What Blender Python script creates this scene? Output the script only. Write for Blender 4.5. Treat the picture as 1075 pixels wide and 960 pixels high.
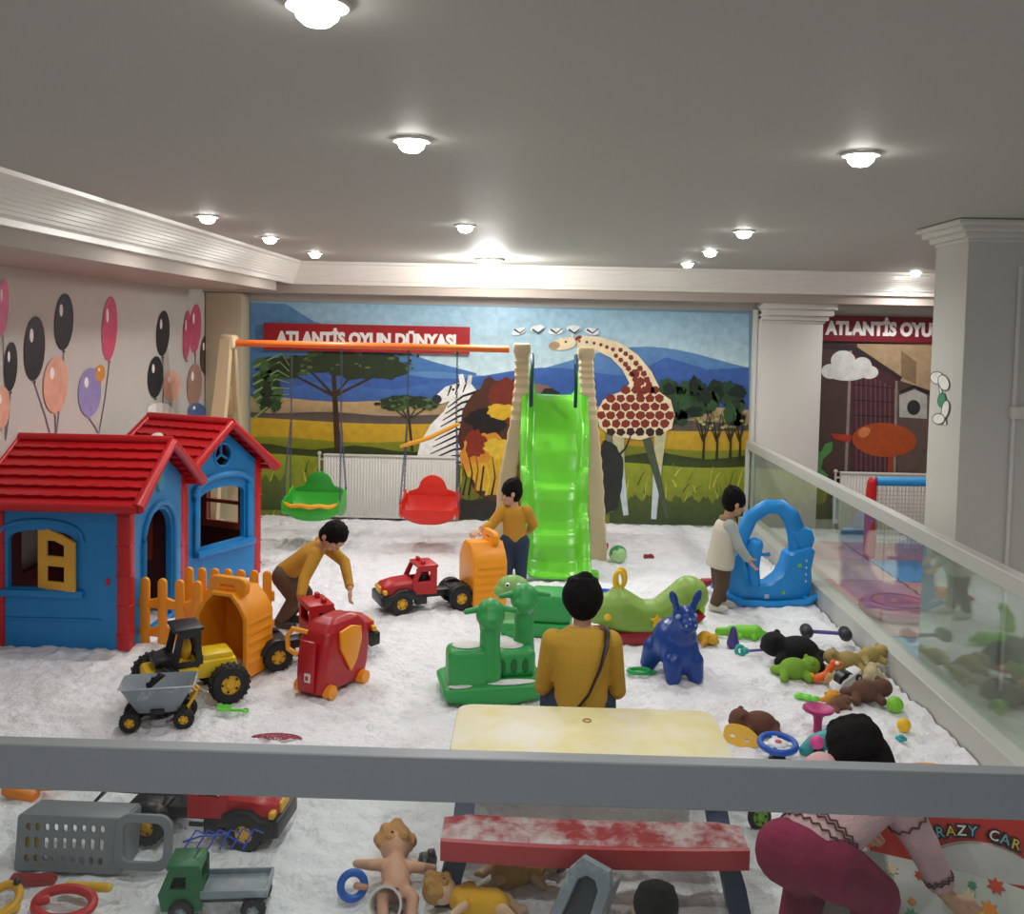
import bpy, bmesh, math, random
from math import pi, sin, cos, radians as R
from mathutils import Vector, Matrix, Euler, noise
random.seed(7)
for o in list(bpy.data.objects): bpy.data.objects.remove(o)
scene = bpy.context.scene
col = scene.collection
V = Vector

# ---------------------------------------------------------------- camera
CAM_H, FOC, CX, CY = 2.15, 1000.0, 537.5, 401.8
PITCH, YAW, ROLL = .0526, .0205, .0208
fw = V((-sin(YAW)*cos(PITCH), cos(YAW)*cos(PITCH), -sin(PITCH)))
_r = V((cos(YAW), sin(YAW), 0)); _u = _r.cross(fw)
ir = _r*cos(ROLL) + _u*sin(ROLL); iu = -_r*sin(ROLL) + _u*cos(ROLL)
cd = bpy.data.cameras.new('camera'); cam = bpy.data.objects.new('camera', cd); col.objects.link(cam)
m3 = Matrix((ir, iu, -fw)).transposed().to_4x4(); m3.translation = V((0, 0, CAM_H)); cam.matrix_world = m3
cd.sensor_fit = 'HORIZONTAL'; cd.sensor_width = 36; cd.lens = 36*FOC/1075
cd.shift_y = -(480-CY)/1075; cd.clip_start = .05; cd.clip_end = 100
scene.camera = cam
def ray(px, py): return fw + ir*((px-CX)/FOC) + iu*((CY-py)/FOC)
def G(px, py, z=0.0):                      # point of the place at height z
    d = ray(px, py); return V((0, 0, CAM_H)) + d*((z-CAM_H)/d.z)
def P(px, py, Y):                          # point of the place at depth Y
    d = ray(px, py); return V((0, 0, CAM_H)) + d*(Y/d.y)
def PX(px, py, X):
    d = ray(px, py); return V((0, 0, CAM_H)) + d*(X/d.x)

# ---------------------------------------------------------------- light and exposure
w = bpy.data.worlds.new('world'); scene.world = w; w.use_nodes = True
w.node_tree.nodes['Background'].inputs[0].default_value = (.80, .88, 1.0, 1)
w.node_tree.nodes['Background'].inputs[1].default_value = .5
scene.view_settings.view_transform = 'Standard'; scene.view_settings.look = 'None'
scene.view_settings.exposure = 0.0; scene.view_settings.gamma = 1; scene.view_settings.use_curve_mapping = False
LAMP_W = 51.0; BACK_LAMP_W = 75.0; LAMP_COL = (1.0, .975, .94)
ROOM_Z = 2.87
# lamps that the photo shows, then unseen ones added behind the photographer and to the right for fill light
LAMPS = [(-.49, 2.13), (-.47, 3.61), (1.25, 3.74), (-2.13, 6.2), (-2.11, 7.6), (-2.08, 9.05), (-.47, 6.47),
         (1.41, 6.5), (1.47, 8.05), (1.5, 9.4), (3.95, 10.0)]
HIDDEN_LAMPS = [(-2.1, .6), (1.3, .6), (-.5, .6), (3.9, 6.4), (3.9, 8.2), (4.6, 3.6)]

# ---------------------------------------------------------------- materials
def lin(h):
    if isinstance(h, str):
        h = h.lstrip('#'); c = [int(h[i:i+2], 16)/255 for i in (0, 2, 4)]
    else: c = h
    return tuple(x/12.92 if x <= .04045 else ((x+.055)/1.055)**2.4 for x in c)
_M = {}
def mat(name, c, rough=.42, metal=0, bump=0, bscale=60, var=.06, vscale=6, spec=.5, c2=None, c2scale=9, c2lo=.5, c2hi=.62, coat=0, emit=0):
    """plastic, paint, cloth or plaster: a colour with slight procedural variation, optional worn patches and bump"""
    if name in _M: return _M[name]
    m = bpy.data.materials.new(name); m.use_nodes = True; _M[name] = m
    nt = m.node_tree; b = nt.nodes['Principled BSDF']; L = nt.links
    rgb = lin(c); tc = nt.nodes.new('ShaderNodeTexCoord')
    n = nt.nodes.new('ShaderNodeTexNoise'); n.inputs['Scale'].default_value = vscale; n.inputs['Detail'].default_value = 3
    L.new(tc.outputs['Object'], n.inputs['Vector'])
    mx = nt.nodes.new('ShaderNodeMix'); mx.data_type = 'RGBA'
    mx.inputs['A'].default_value = (*[x*(1-var) for x in rgb], 1); mx.inputs['B'].default_value = (*[min(1, x*(1+var)) for x in rgb], 1)
    L.new(n.outputs['Fac'], mx.inputs['Factor']); out = mx.outputs['Result']
    if c2:
        n2 = nt.nodes.new('ShaderNodeTexNoise'); n2.inputs['Scale'].default_value = c2scale; n2.inputs['Detail'].default_value = 5
        n2.inputs['Roughness'].default_value = .65; L.new(tc.outputs['Object'], n2.inputs['Vector'])
        rr = nt.nodes.new('ShaderNodeMapRange'); rr.inputs['From Min'].default_value = c2lo; rr.inputs['From Max'].default_value = c2hi
        L.new(n2.outputs['Fac'], rr.inputs['Value'])
        m2 = nt.nodes.new('ShaderNodeMix'); m2.data_type = 'RGBA'; m2.inputs['B'].default_value = (*lin(c2), 1)
        L.new(out, m2.inputs['A']); L.new(rr.outputs['Result'], m2.inputs['Factor']); out = m2.outputs['Result']
    L.new(out, b.inputs['Base Color'])
    b.inputs['Roughness'].default_value = rough; b.inputs['Metallic'].default_value = metal
    b.inputs['Specular IOR Level'].default_value = spec; b.inputs['Coat Weight'].default_value = coat
    if bump:
        n3 = nt.nodes.new('ShaderNodeTexNoise'); n3.inputs['Scale'].default_value = bscale; n3.inputs['Detail'].default_value = 4
        L.new(tc.outputs['Object'], n3.inputs['Vector'])
        bp = nt.nodes.new('ShaderNodeBump'); bp.inputs['Strength'].default_value = bump; bp.inputs['Distance'].default_value = .02
        L.new(n3.outputs['Fac'], bp.inputs['Height']); L.new(bp.outputs['Normal'], b.inputs['Normal'])
    if emit:
        b.inputs['Emission Color'].default_value = (1, .97, .92, 1); b.inputs['Emission Strength'].default_value = emit
    return m
def glass_mat(name, tint, r0, r1):
    """clear pane: see-through, mirroring more the more edge-on it is seen"""
    m = bpy.data.materials.new(name); m.use_nodes = True; nt = m.node_tree; nt.nodes.clear()
    o = nt.nodes.new('ShaderNodeOutputMaterial'); mx = nt.nodes.new('ShaderNodeMixShader'); t = nt.nodes.new('ShaderNodeBsdfTransparent')
    g = nt.nodes.new('ShaderNodeBsdfGlossy'); f = nt.nodes.new('ShaderNodeLayerWeight')
    t.inputs[0].default_value = (*lin(tint), 1); g.inputs['Roughness'].default_value = .02; g.inputs['Color'].default_value = (.88, .97, .92, 1)
    p = nt.nodes.new('ShaderNodeMath'); p.operation = 'POWER'; p.inputs[1].default_value = 3.2
    q = nt.nodes.new('ShaderNodeMapRange'); q.inputs['To Min'].default_value = r0; q.inputs['To Max'].default_value = r1
    nt.links.new(f.outputs['Facing'], p.inputs[0]); nt.links.new(p.outputs[0], q.inputs['Value'])
    nt.links.new(q.outputs[0], mx.inputs[0]); nt.links.new(t.outputs[0], mx.inputs[1]); nt.links.new(g.outputs[0], mx.inputs[2])
    nt.links.new(mx.outputs[0], o.inputs[0]); return m
def art_mat():
    m = bpy.data.materials.new('printed_picture'); m.use_nodes = True; nt = m.node_tree; b = nt.nodes['Principled BSDF']
    a = nt.nodes.new('ShaderNodeAttribute'); a.attribute_name = 'Col'
    n = nt.nodes.new('ShaderNodeTexNoise'); n.inputs['Scale'].default_value = 14; n.inputs['Detail'].default_value = 6
    tc = nt.nodes.new('ShaderNodeTexCoord'); nt.links.new(tc.outputs['Object'], n.inputs['Vector'])
    rr = nt.nodes.new('ShaderNodeMapRange'); rr.inputs['To Min'].default_value = .8; rr.inputs['To Max'].default_value = 1.5
    nt.links.new(n.outputs['Fac'], rr.inputs['Value'])
    mm = nt.nodes.new('ShaderNodeVectorMath'); mm.operation = 'SCALE'
    nt.links.new(a.outputs['Color'], mm.inputs[0]); nt.links.new(rr.outputs['Result'], mm.inputs['Scale'])
    nt.links.new(mm.outputs[0], b.inputs['Base Color']); b.inputs['Roughness'].default_value = .38
    return m

# ---------------------------------------------------------------- mesh helpers
def frame(x, z, o=(0, 0, 0)):
    x = V(x).normalized(); z = V(z).normalized(); y = z.cross(x).normalized(); x = y.cross(z).normalized()
    m = Matrix((x, y, z)).transposed().to_4x4(); m.translation = V(o); return m
def along(p0, p1):
    p0 = V(p0); d = V(p1)-p0; q = d.to_track_quat('Z', 'Y').to_matrix().to_4x4(); q.translation = p0; return q, d.length
class MB:
    def __init__(s, *mats):
        s.bm = bmesh.new(); s.mats = list(mats); s.k = 0; s.M = Matrix.Identity(4)
    def use(s, m):
        if m not in s.mats: s.mats.append(m)
        s.k = s.mats.index(m); return s
    def _fin(s, vs, M=None):
        M = s.M @ M if M is not None else s.M
        fs = set()
        for v in vs:
            v.co = M @ v.co
            for f in v.link_faces: fs.add(f)
        for f in fs: f.material_index = s.k
        return s
    def box(s, c, size, rot=(0, 0, 0), bev=0, seg=2):
        r = bmesh.ops.create_cube(s.bm, size=1); vs = r['verts']
        for v in vs: v.co = V((v.co.x*size[0], v.co.y*size[1], v.co.z*size[2]))
        if bev:
            es = list({e for v in vs for e in v.link_edges})
            fs0 = set(s.bm.faces)
            rb = bmesh.ops.bevel(s.bm, geom=vs+es, offset=min(bev, min(size)*.49), segments=seg, profile=.5, affect='EDGES')
            vs = list({v for f in rb['faces'] for v in f.verts} | {v for v in vs if v.is_valid})
        return s._fin(vs, Matrix.Translation(c) @ Euler(rot).to_matrix().to_4x4())
    def ell(s, c, r, rot=(0, 0, 0), seg=16, M=None):
        if not hasattr(r, '__len__'): r = (r, r, r)
        rr = bmesh.ops.create_uvsphere(s.bm, u_segments=seg, v_segments=max(6, seg*2//3), radius=1)['verts']
        Mx = M @ Matrix.Translation(c) if M is not None else Matrix.Translation(c)
        return s._fin(rr, Mx @ Euler(rot).to_matrix().to_4x4() @ Matrix.Diagonal((*r, 1)))
    def cone(s, p0, p1, r0, r1=None, seg=16):
        r1 = r0 if r1 is None else r1
        q, L = along(p0, p1)
        vs = bmesh.ops.create_cone(s.bm, cap_ends=True, segments=seg, radius1=r0, radius2=r1, depth=L)['verts']
        return s._fin(vs, q @ Matrix.Translation((0, 0, L/2)))
    def cap(s, p0, p1, r0, r1=None, seg=12):
        r1 = r0 if r1 is None else r1
        s.cone(p0, p1, r0, r1, seg); s.ell(p0, r0, seg=seg); return s.ell(p1, r1, seg=seg)
    def chain(s, pts, rs, seg=12):
        for i in range(len(pts)-1): s.cone(pts[i], pts[i+1], rs[i], rs[i+1], seg)
        for p, r in zip(pts, rs): s.ell(p, r, seg=seg)
        return s
    def tube(s, pts, r, closed=False, seg=8, flat=None):
        pts = [V(p) for p in pts]; n = len(pts); rings = []
        up = V((0, 0, 1))
        for i, p in enumerate(pts):
            a = pts[(i-1) % n] if (closed or i) else p; b = pts[(i+1) % n] if (closed or i < n-1) else p
            t = (b-a).normalized()
            x = t.cross(up)
            if x.length < .05: x = t.cross(V((1, 0, 0))) if i == 0 or not rings else lastx - t*lastx.dot(t)
            x.normalize()
            if rings and x.dot(lastx) < 0: x = -x
            lastx = x; y = t.cross(x); rr = r[i] if hasattr(r, '__len__') else r
            ry = rr*(flat or 1)
            rings.append([s.bm.verts.new(p + x*cos(2*pi*k/seg)*rr + y*sin(2*pi*k/seg)*ry) for k in range(seg)])
        m = n if closed else n-1
        for i in range(m):
            A, B = rings[i], rings[(i+1) % n]
            for k in range(seg): s.bm.faces.new((A[k], A[(k+1) % seg], B[(k+1) % seg], B[k]))
        if not closed:
            s.bm.faces.new(rings[0][::-1]); s.bm.faces.new(rings[-1])
        return s._fin([v for q in rings for v in q])
    def torus(s, c, Rr, r, rot=(0, 0, 0), seg=24, k=8, sc=(1, 1, 1)):
        M = Matrix.Translation(c) @ Euler(rot).to_matrix().to_4x4()
        return s.tubeM([M @ V((cos(2*pi*i/seg)*Rr*sc[0], sin(2*pi*i/seg)*Rr*sc[1], 0)) for i in range(seg)], r, M.to_3x3() @ V((0, 0, 1)), k)
    def tubeM(s, pts, r, nrm, seg=8):
        n = len(pts); rings = []
        for i, p in enumerate(pts):
            t = (pts[(i+1) % n]-pts[i-1]).normalized(); x = nrm.cross(t).normalized()
            rings.append([s.bm.verts.new(p + x*cos(2*pi*k/seg)*r + nrm*sin(2*pi*k/seg)*r) for k in range(seg)])
        for i in range(n):
            A, B = rings[i], rings[(i+1) % n]
            for k in range(seg): s.bm.faces.new((A[k], B[k], B[(k+1) % seg], A[(k+1) % seg]))
        return s._fin([v for q in rings for v in q])
    def lathe(s, prof, c=(0, 0, 0), rot=(0, 0, 0), seg=24, sc=(1, 1, 1), closed=False):
        rings = []
        for (r, z) in prof:
            rings.append([s.bm.verts.new((max(r, 1e-4)*cos(2*pi*k/seg)*sc[0], max(r, 1e-4)*sin(2*pi*k/seg)*sc[1], z*sc[2])) for k in range(seg)])
        n = len(rings)
        for i in range(n if closed else n-1):
            A, B = rings[i], rings[(i+1) % n]
            for k in range(seg): s.bm.faces.new((A[k], A[(k+1) % seg], B[(k+1) % seg], B[k]))
        if not closed:
            if prof[0][0] > 1e-3: s.bm.faces.new(rings[0][::-1])
            if prof[-1][0] > 1e-3: s.bm.faces.new(rings[-1])
        return s._fin([v for q in rings for v in q], Matrix.Translation(c) @ Euler(rot).to_matrix().to_4x4())
    def prism(s, pts, t, M=None, bev=0, seg=2):
        """outline in the local x-z plane, thickness t along y (centred)"""
        a = [s.bm.verts.new((x, -t/2, z)) for x, z in pts]; b = [s.bm.verts.new((x, t/2, z)) for x, z in pts]
        n = len(pts); fs = [s.bm.faces.new(a), s.bm.faces.new(b[::-1])]
        es = []
        for i in range(n):
            f = s.bm.faces.new((a[i], b[i], b[(i+1) % n], a[(i+1) % n])); fs.append(f)
        bmesh.ops.recalc_face_normals(s.bm, faces=fs)
        vs = a+b
        if bev:
            es = list({e for v in a for e in v.link_edges if e.other_vert(v) in a} | {e for v in b for e in v.link_edges if e.other_vert(v) in b})
            rb = bmesh.ops.bevel(s.bm, geom=es, offset=bev, segments=seg, profile=.5, affect='EDGES')
            vs = list({v for f in rb['faces'] for v in f.verts} | {v for v in vs if v.is_valid})
        return s._fin(vs, M)
    def plate(s, outline, holes, t, M=None, bev=0):
        """flat sheet with openings: outline and holes in local x-z, thickness along y"""
        cu = bpy.data.curves.new('t', 'CURVE'); cu.dimensions = '2D'; cu.fill_mode = 'BOTH'; cu.extrude = t/2-bev; cu.bevel_depth = bev
        for lp in [outline]+holes:
            sp = cu.splines.new('POLY'); sp.points.add(len(lp)-1); sp.use_cyclic_u = True
            for i, (x, z) in enumerate(lp): sp.points[i].co = (x, z, 0, 1)
        o = bpy.data.objects.new('t', cu); me = bpy.data.meshes.new_from_object(o)
        old = set(s.bm.verts); s.bm.from_mesh(me); vs = [v for v in s.bm.verts if v not in old]
        bpy.data.objects.remove(o); bpy.data.curves.remove(cu); bpy.data.meshes.remove(me)
        X = Matrix.Rotation(pi/2, 4, 'X')
        return s._fin(vs, (M @ X) if M is not None else X)
    def loft(s, secs, closed=True):
        rings = [[s.bm.verts.new(p) for p in sec] for sec in secs]; n = len(rings[0])
        for i in range(len(rings)-1):
            for k in range(n if closed else n-1):
                s.bm.faces.new((rings[i][k], rings[i][(k+1) % n], rings[i+1][(k+1) % n], rings[i+1][k]))
        if closed: s.bm.faces.new(rings[0][::-1]); s.bm.faces.new(rings[-1])
        return s._fin([v for q in rings for v in q])
    def shell(s, secs, t):
        """open lofted sheet given real thickness t"""
        n = len(secs[0]); m = len(secs); S = [[V(p) for p in q] for q in secs]; N = []
        for i in range(m):
            row = []
            for k in range(n):
                du = S[min(i+1, m-1)][k]-S[max(i-1, 0)][k]; dv = S[i][min(k+1, n-1)]-S[i][max(k-1, 0)]
                row.append(du.cross(dv).normalized()*t)
            N.append(row)
        a = [[s.bm.verts.new(p) for p in q] for q in S]; b = [[s.bm.verts.new(S[i][k]+N[i][k]) for k in range(n)] for i in range(m)]
        for i in range(m-1):
            for k in range(n-1):
                s.bm.faces.new((a[i][k], a[i][k+1], a[i+1][k+1], a[i+1][k])); s.bm.faces.new((b[i][k], b[i+1][k], b[i+1][k+1], b[i][k+1]))
        for i in range(m-1):
            for k in (0, n-1): s.bm.faces.new((a[i][k], a[i+1][k], b[i+1][k], b[i][k]))
        for k in range(n-1):
            for i in (0, m-1): s.bm.faces.new((a[i][k], a[i][k+1], b[i][k+1], b[i][k]))
        return s._fin([v for q in a+b for v in q])
    def build(s, name, parent=None, remesh=0, smooth=0, sharp=38, sub=0, cols=None):
        bmesh.ops.recalc_face_normals(s.bm, faces=s.bm.faces[:])
        for f in s.bm.faces: f.smooth = True
        for e in s.bm.edges:
            if len(e.link_faces) == 2 and e.calc_face_angle(0) > R(sharp): e.smooth = False
        me = bpy.data.meshes.new(name); s.bm.to_mesh(me); s.bm.free()
        for m in s.mats: me.materials.append(m)
        o = bpy.data.objects.new(name, me); col.objects.link(o)
        if parent: o.parent = parent
        if remesh:
            r = o.modifiers.new('remesh', 'REMESH'); r.mode = 'VOXEL'; r.voxel_size = remesh; r.use_smooth_shade = True
        if smooth:
            r = o.modifiers.new('smooth', 'SMOOTH'); r.iterations = smooth; r.factor = .5
        if sub:
            r = o.modifiers.new('sub', 'SUBSURF'); r.levels = sub; r.render_levels = sub
        return o
def tag(o, label, cat, group=None, kind=None):
    o['label'] = label; o['category'] = cat
    if group: o['group'] = group
    if kind: o['kind'] = kind
    return o
def thing(name, label, cat, loc=(0, 0, 0), rz=0, group=None, sc=1, rot=None):
    o = bpy.data.objects.new(name, None); col.objects.link(o); o.empty_display_size = .1
    o.location = loc; o.rotation_euler = rot if rot else (0, 0, rz); o.scale = (sc, sc, sc)
    return tag(o, label, cat, group)
def struct(o):
    o['kind'] = 'structure'; return o
def dup(root, loc, rz=None, label=None, group=None, rot=None, sc=None):
    r = root.copy(); col.objects.link(r); r.location = loc
    if rz is not None: r.rotation_euler = (0, 0, rz)
    if rot is not None: r.rotation_euler = rot
    if sc: r.scale = (sc, sc, sc)
    if label: r['label'] = label
    if group: r['group'] = group
    for ch in list(root.children):
        c = ch.copy(); col.objects.link(c); c.parent = r
        for g in list(ch.children):
            d = g.copy(); col.objects.link(d); d.parent = c
    return r
def text_mb(mb, txt, size, M, t=.004, bold=.0, align='CENTER', sx=1):
    cu = bpy.data.curves.new('t', 'FONT'); cu.body = txt; cu.size = size; cu.extrude = t/2; cu.offset = bold; cu.align_x = align; cu.resolution_u = 3
    o = bpy.data.objects.new('t', cu); me = bpy.data.meshes.new_from_object(o)
    old = set(mb.bm.verts); mb.bm.from_mesh(me); vs = [v for v in mb.bm.verts if v not in old]
    bpy.data.objects.remove(o); bpy.data.curves.remove(cu)
    mb._fin(vs, M @ Matrix.Rotation(pi/2, 4, 'X') @ Matrix.Diagonal((sx, 1, 1, 1)))
def arc(cx, cz, r, a0, a1, n, rz=None):
    rz = rz or r
    return [(cx+r*cos(R(a0+(a1-a0)*i/n)), cz+rz*sin(R(a0+(a1-a0)*i/n))) for i in range(n+1)]
def rrect(x0, z0, x1, z1, r, n=4):
    return arc(x1-r, z0+r, r, -90, 0, n)+arc(x1-r, z1-r, r, 0, 90, n)+arc(x0+r, z1-r, r, 90, 180, n)+arc(x0+r, z0+r, r, 180, 270, n)
T = Matrix.Translation
def RZ(a): return Matrix.Rotation(a, 4, 'Z')
def RX(a): return Matrix.Rotation(a, 4, 'X')
def RY(a): return Matrix.Rotation(a, 4, 'Y')

# plain materials used in many places
m_wall = mat('wall_plaster', '#c6c1ba', .8, bump=.15, bscale=40, var=.03)
m_white = mat('white_paint', '#dcdad4', .45, var=.02)
m_trim = mat('cornice_white', '#f0ede6', .28, var=.02)
m_soffit = mat('soffit_paint', '#b5aaa0', .6, var=.03)
m_ceil = mat('ceiling_satin', '#b4b4ae', .62, var=.03, vscale=.6, spec=.3)
m_beige = mat('beige_paint', '#c9bda0', .6, var=.03)
m_black = mat('black_plastic', '#1b1b1d', .42)
m_dark = mat('dark_grey_plastic', '#3b3f43', .45)
m_red = mat('red_plastic', '#c0141c', .35, var=.08)
m_blue = mat('blue_plastic', '#0f74b4', .38, var=.08)
m_orange = mat('orange_plastic', '#f39a1d', .38, var=.07)
m_yellow = mat('yellow_plastic', '#efc21d', .38, var=.07)
m_grey = mat('grey_plastic', '#8a949c', .42, c2='#b9bfc4', c2lo=.55, c2hi=.7)
m_green = mat('green_plastic', '#2f9a3c', .4, var=.08)
m_lime = mat('lime_plastic', '#68c832', .24, var=.05)
m_steel = mat('steel', '#9a9a98', .3, 1)
# ================================================================ THE ROOM
YB, XL, XR = 10.76, -3.62, 6.6
def sandz(x, y):
    v = V((x, y, 0))
    a = noise.noise(v*1.6)*.014 + noise.noise(v*4.3+V((9, 2, 0)))*.016
    n1 = noise.noise(v*8.5+V((3, 7, 0))); a += -abs(n1)*.046 + noise.noise(v*19)*.010
    return a + .006
def make_sand():
    nx, ny = 270, 370; x0, x1, y0, y1 = XL, 2.33, 2.6, YB
    m = mat('white_sand', '#ecedf2', .85, bump=.9, bscale=34, var=.04, vscale=1.6, c2='#d4d3d2', c2scale=3.2, c2lo=.52, c2hi=.8)
    b = MB(m); g = []
    for j in range(ny+1):
        y = y0+(y1-y0)*j/ny
        g.append([b.bm.verts.new((x0+(x1-x0)*i/nx, y, sandz(x0+(x1-x0)*i/nx, y))) for i in range(nx+1)])
    for j in range(ny):
        for i in range(nx): b.bm.faces.new((g[j][i], g[j][i+1], g[j+1][i+1], g[j+1][i]))
    return struct(b.build('floor', sharp=180))
make_sand()
b = MB(mat('concrete_floor', '#c9c5c2', .5, c2='#b5b0ac', c2scale=2)); b.box((1.5, 4, -.08), (10.4, 13.8, .08))
struct(b.build('floor'))
b = MB(m_wall); b.box((XL-.06, 4.4, 1.4), (.12, 13, 2.95)); struct(b.build('wall_left'))
b = MB(m_wall); b.box((1.5, YB+.06, 1.4), (10.3, .12, 2.95)); struct(b.build('wall_back'))
b = MB(m_wall); b.box((XR+.06, 4.4, 1.4), (.12, 13, 2.95)); struct(b.build('wall_right'))
b = MB(m_ceil); b.box((1.5, 4.4, ROOM_Z+.04), (10.3, 13, .08)); struct(b.build('ceiling'))
# dropped soffits and stepped cornice running along the left and the back
b = MB(m_soffit); b.box((-3.14, 3.85, 2.695), (.98, 11.9, .33)); b.box((1.5, 10.55, 2.695), (10.2, .4, .33)); struct(b.build('trim_1'))
prof = [(0, 2.868), (-.02, 2.868), (.17, 2.868), (.165, 2.845), (.14, 2.83)]
z = 2.83; x = .14
for k in range(7):
    prof += [(x, z-.018), (x-.012, z-.020)]; x -= .012; z -= .023
prof += [(x-.008, z-.01), (x-.01, 2.625), (0, 2.625)]
def cornice(p0, p1, nrm, name):
    b = MB(m_trim); secs = []
    for p in (p0, p1):
        secs.append([V((p[0]+nrm[0]*d[0], p[1]+nrm[1]*d[0], d[1])) for d in prof[1:]])
    b.loft(secs); return struct(b.build(name, sharp=12))
def miter():
    # left run and back run meet at a mitred inner corner
    b = MB(m_trim); x0, y0 = -2.65, 10.35
    secs = [[V((x0+d[0], -1.9, d[1])) for d in prof[1:]], [V((x0+d[0], y0-d[0], d[1])) for d in prof[1:]], [V((6.4, y0-d[0], d[1])) for d in prof[1:]]]
    b.loft(secs); return struct(b.build('trim_2', sharp=12))
miter()
b = MB(m_beige); b.box((-3.41, 10.6, 1.24), (.40, .3, 2.57), bev=.006); struct(b.build('trim_3'))   # beige corner pier
# white pier on the back wall with a stepped head
b = MB(m_white); b.box((2.84, 10.64, 1.2), (.68, .24, 2.5), bev=.008)
for i, (e, zz, h) in enumerate(((.02, 2.33, .03), (.05, 2.37, .05), (.09, 2.43, .07), (.12, 2.5, .07))): b.box((2.84+e/2, 10.64-e/2, zz), (.68+e, .24+e, h), bev=.012)
struct(b.build('trim_4'))
b = MB(m_white); b.box((2.475, 10.68, 1.23), (.04, .12, 2.46), bev=.004); struct(b.build('trim_5'))
# big column beside the side balustrade
cf = PX(1003, 557, 2.56); cb = PX(970, 545, 2.56)
colY0, colY1 = cf.y, cb.y
m_colw = mat('column_paint', '#c9c8c0', .55, var=.03)
b = MB(m_colw); b.box((2.56+.36, (colY0+colY1)/2, 1.4), (.72, colY1-colY0, 2.96), bev=.006)
for e, zz, h in ((.02, 2.755, .03), (.07, 2.785, .045), (.14, 2.82, .045), (.2, 2.85, .035)): b.box((2.92, (colY0+colY1)/2, zz), (.72+e, colY1-colY0+e, h), bev=.014)
struct(b.build('trim_6'))
t = thing('conduit', 'white cable conduit with a square junction box on the grey face of the column', 'conduit', (0, 0, 0))
pc = P(1063, 433, colY0)
b = MB(m_white); b.box((pc.x-.0, colY0-.013, 1.33), (.022, .02, 2.55), bev=.004); b.build('pipe', t)
b = MB(m_white); b.box((pc.x+.02, colY0-.02, pc.z), (.09, .038, .075), bev=.006); b.build('junction_box', t)

# ---------------------------------------------------------------- printed pictures
m_art = art_mat()
class Art:
    """flat printed picture: layered colour fields on one wall"""
    def __init__(s, mapf, nrm, step=.0012): s.bm = bmesh.new(); s.f = mapf; s.n = V(nrm); s.L = 0; s.c = s.bm.loops.layers.float_color.new('Col'); s.step = step; s.w = 0; s.i = 0; s.wb = 0
    def up(s):
        if s.w: s.i = (s.i+1) % s.w; s.L = s.wb+s.i
        else: s.L += 1
    def wrap(s, n):
        if s.w: s.L = s.wb+s.w
        s.w = n; s.wb = s.L+1; s.i = 0
    def poly(s, pts, c, c2=None, lift=True):
        if lift: s.up()
        P3 = [s.f(*p) + s.n*(s.L*s.step) for p in pts]
        vs = [s.bm.verts.new(p) for p in P3]; f = s.bm.faces.new(vs)
        a = lin(c); bcol = lin(c2) if c2 else a
        ys = [p[1] for p in pts]; y0, y1 = min(ys), max(ys)
        for l, p in zip(f.loops, pts):
            k = (p[1]-y0)/max(1e-6, y1-y0); l[s.c] = (*[a[i]*(1-k)+bcol[i]*k for i in range(3)], 1)
        return s
    def band(s, x0, x1, ytop, ybot, c, c2=None, n=24):
        """colour field between two curves given as functions or numbers"""
        ft = ytop if callable(ytop) else (lambda x: ytop); fb = ybot if callable(ybot) else (lambda x: ybot)
        s.up()
        for i in range(n):
            xa, xb = x0+(x1-x0)*i/n, x0+(x1-x0)*(i+1)/n
            s.poly([(xa, ft(xa)), (xb, ft(xb)), (xb, fb(xb)), (xa, fb(xa))], c, c2, lift=False)
        return s
    def ell(s, cx, cy, rx, ry, c, rot=0, n=20, c2=None):
        a = R(rot); return s.poly([(cx+rx*cos(2*pi*i/n)*cos(a)-ry*sin(2*pi*i/n)*sin(a), cy+rx*cos(2*pi*i/n)*sin(a)+ry*sin(2*pi*i/n)*cos(a)) for i in range(n)], c, c2)
    def line(s, pts, w, c, w2=None, lift=True):
        if lift: s.up()
        w2 = w if w2 is None else w2; n = len(pts); A = []; B = []
        for i, p in enumerate(pts):
            q0 = pts[max(0, i-1)]; q1 = pts[min(n-1, i+1)]; dx, dy = q1[0]-q0[0], q1[1]-q0[1]; d = math.hypot(dx, dy) or 1
            ww = (w+(w2-w)*i/max(1, n-1))/2; A.append((p[0]-dy/d*ww, p[1]+dx/d*ww)); B.append((p[0]+dy/d*ww, p[1]-dx/d*ww))
        for i in range(n-1): s.poly([A[i], A[i+1], B[i+1], B[i]], c, lift=False)
        return s
    def build(s, name, parent=None):
        me = bpy.data.meshes.new(name); bmesh.ops.recalc_face_normals(s.bm, faces=s.bm.faces[:]); s.bm.to_mesh(me); s.bm.free(); me.materials.append(m_art)
        o = bpy.data.objects.new(name, me); col.objects.link(o)
        if parent: o.parent = parent
        return o
def blob(cx, cy, rx, ry, seed, n=40, amp=.18):
    rnd = random.Random(seed); ph = [rnd.random()*6.28 for _ in range(4)]
    out = []
    for i in range(n):
        a = 2*pi*i/n; k = 1+amp*(sin(3*a+ph[0])*.5+sin(5*a+ph[1])*.4+sin(9*a+ph[2])*.35+sin(14*a+ph[3])*.25)
        out.append((cx+rx*k*cos(a), cy+ry*k*sin(a)))
    return out

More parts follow.
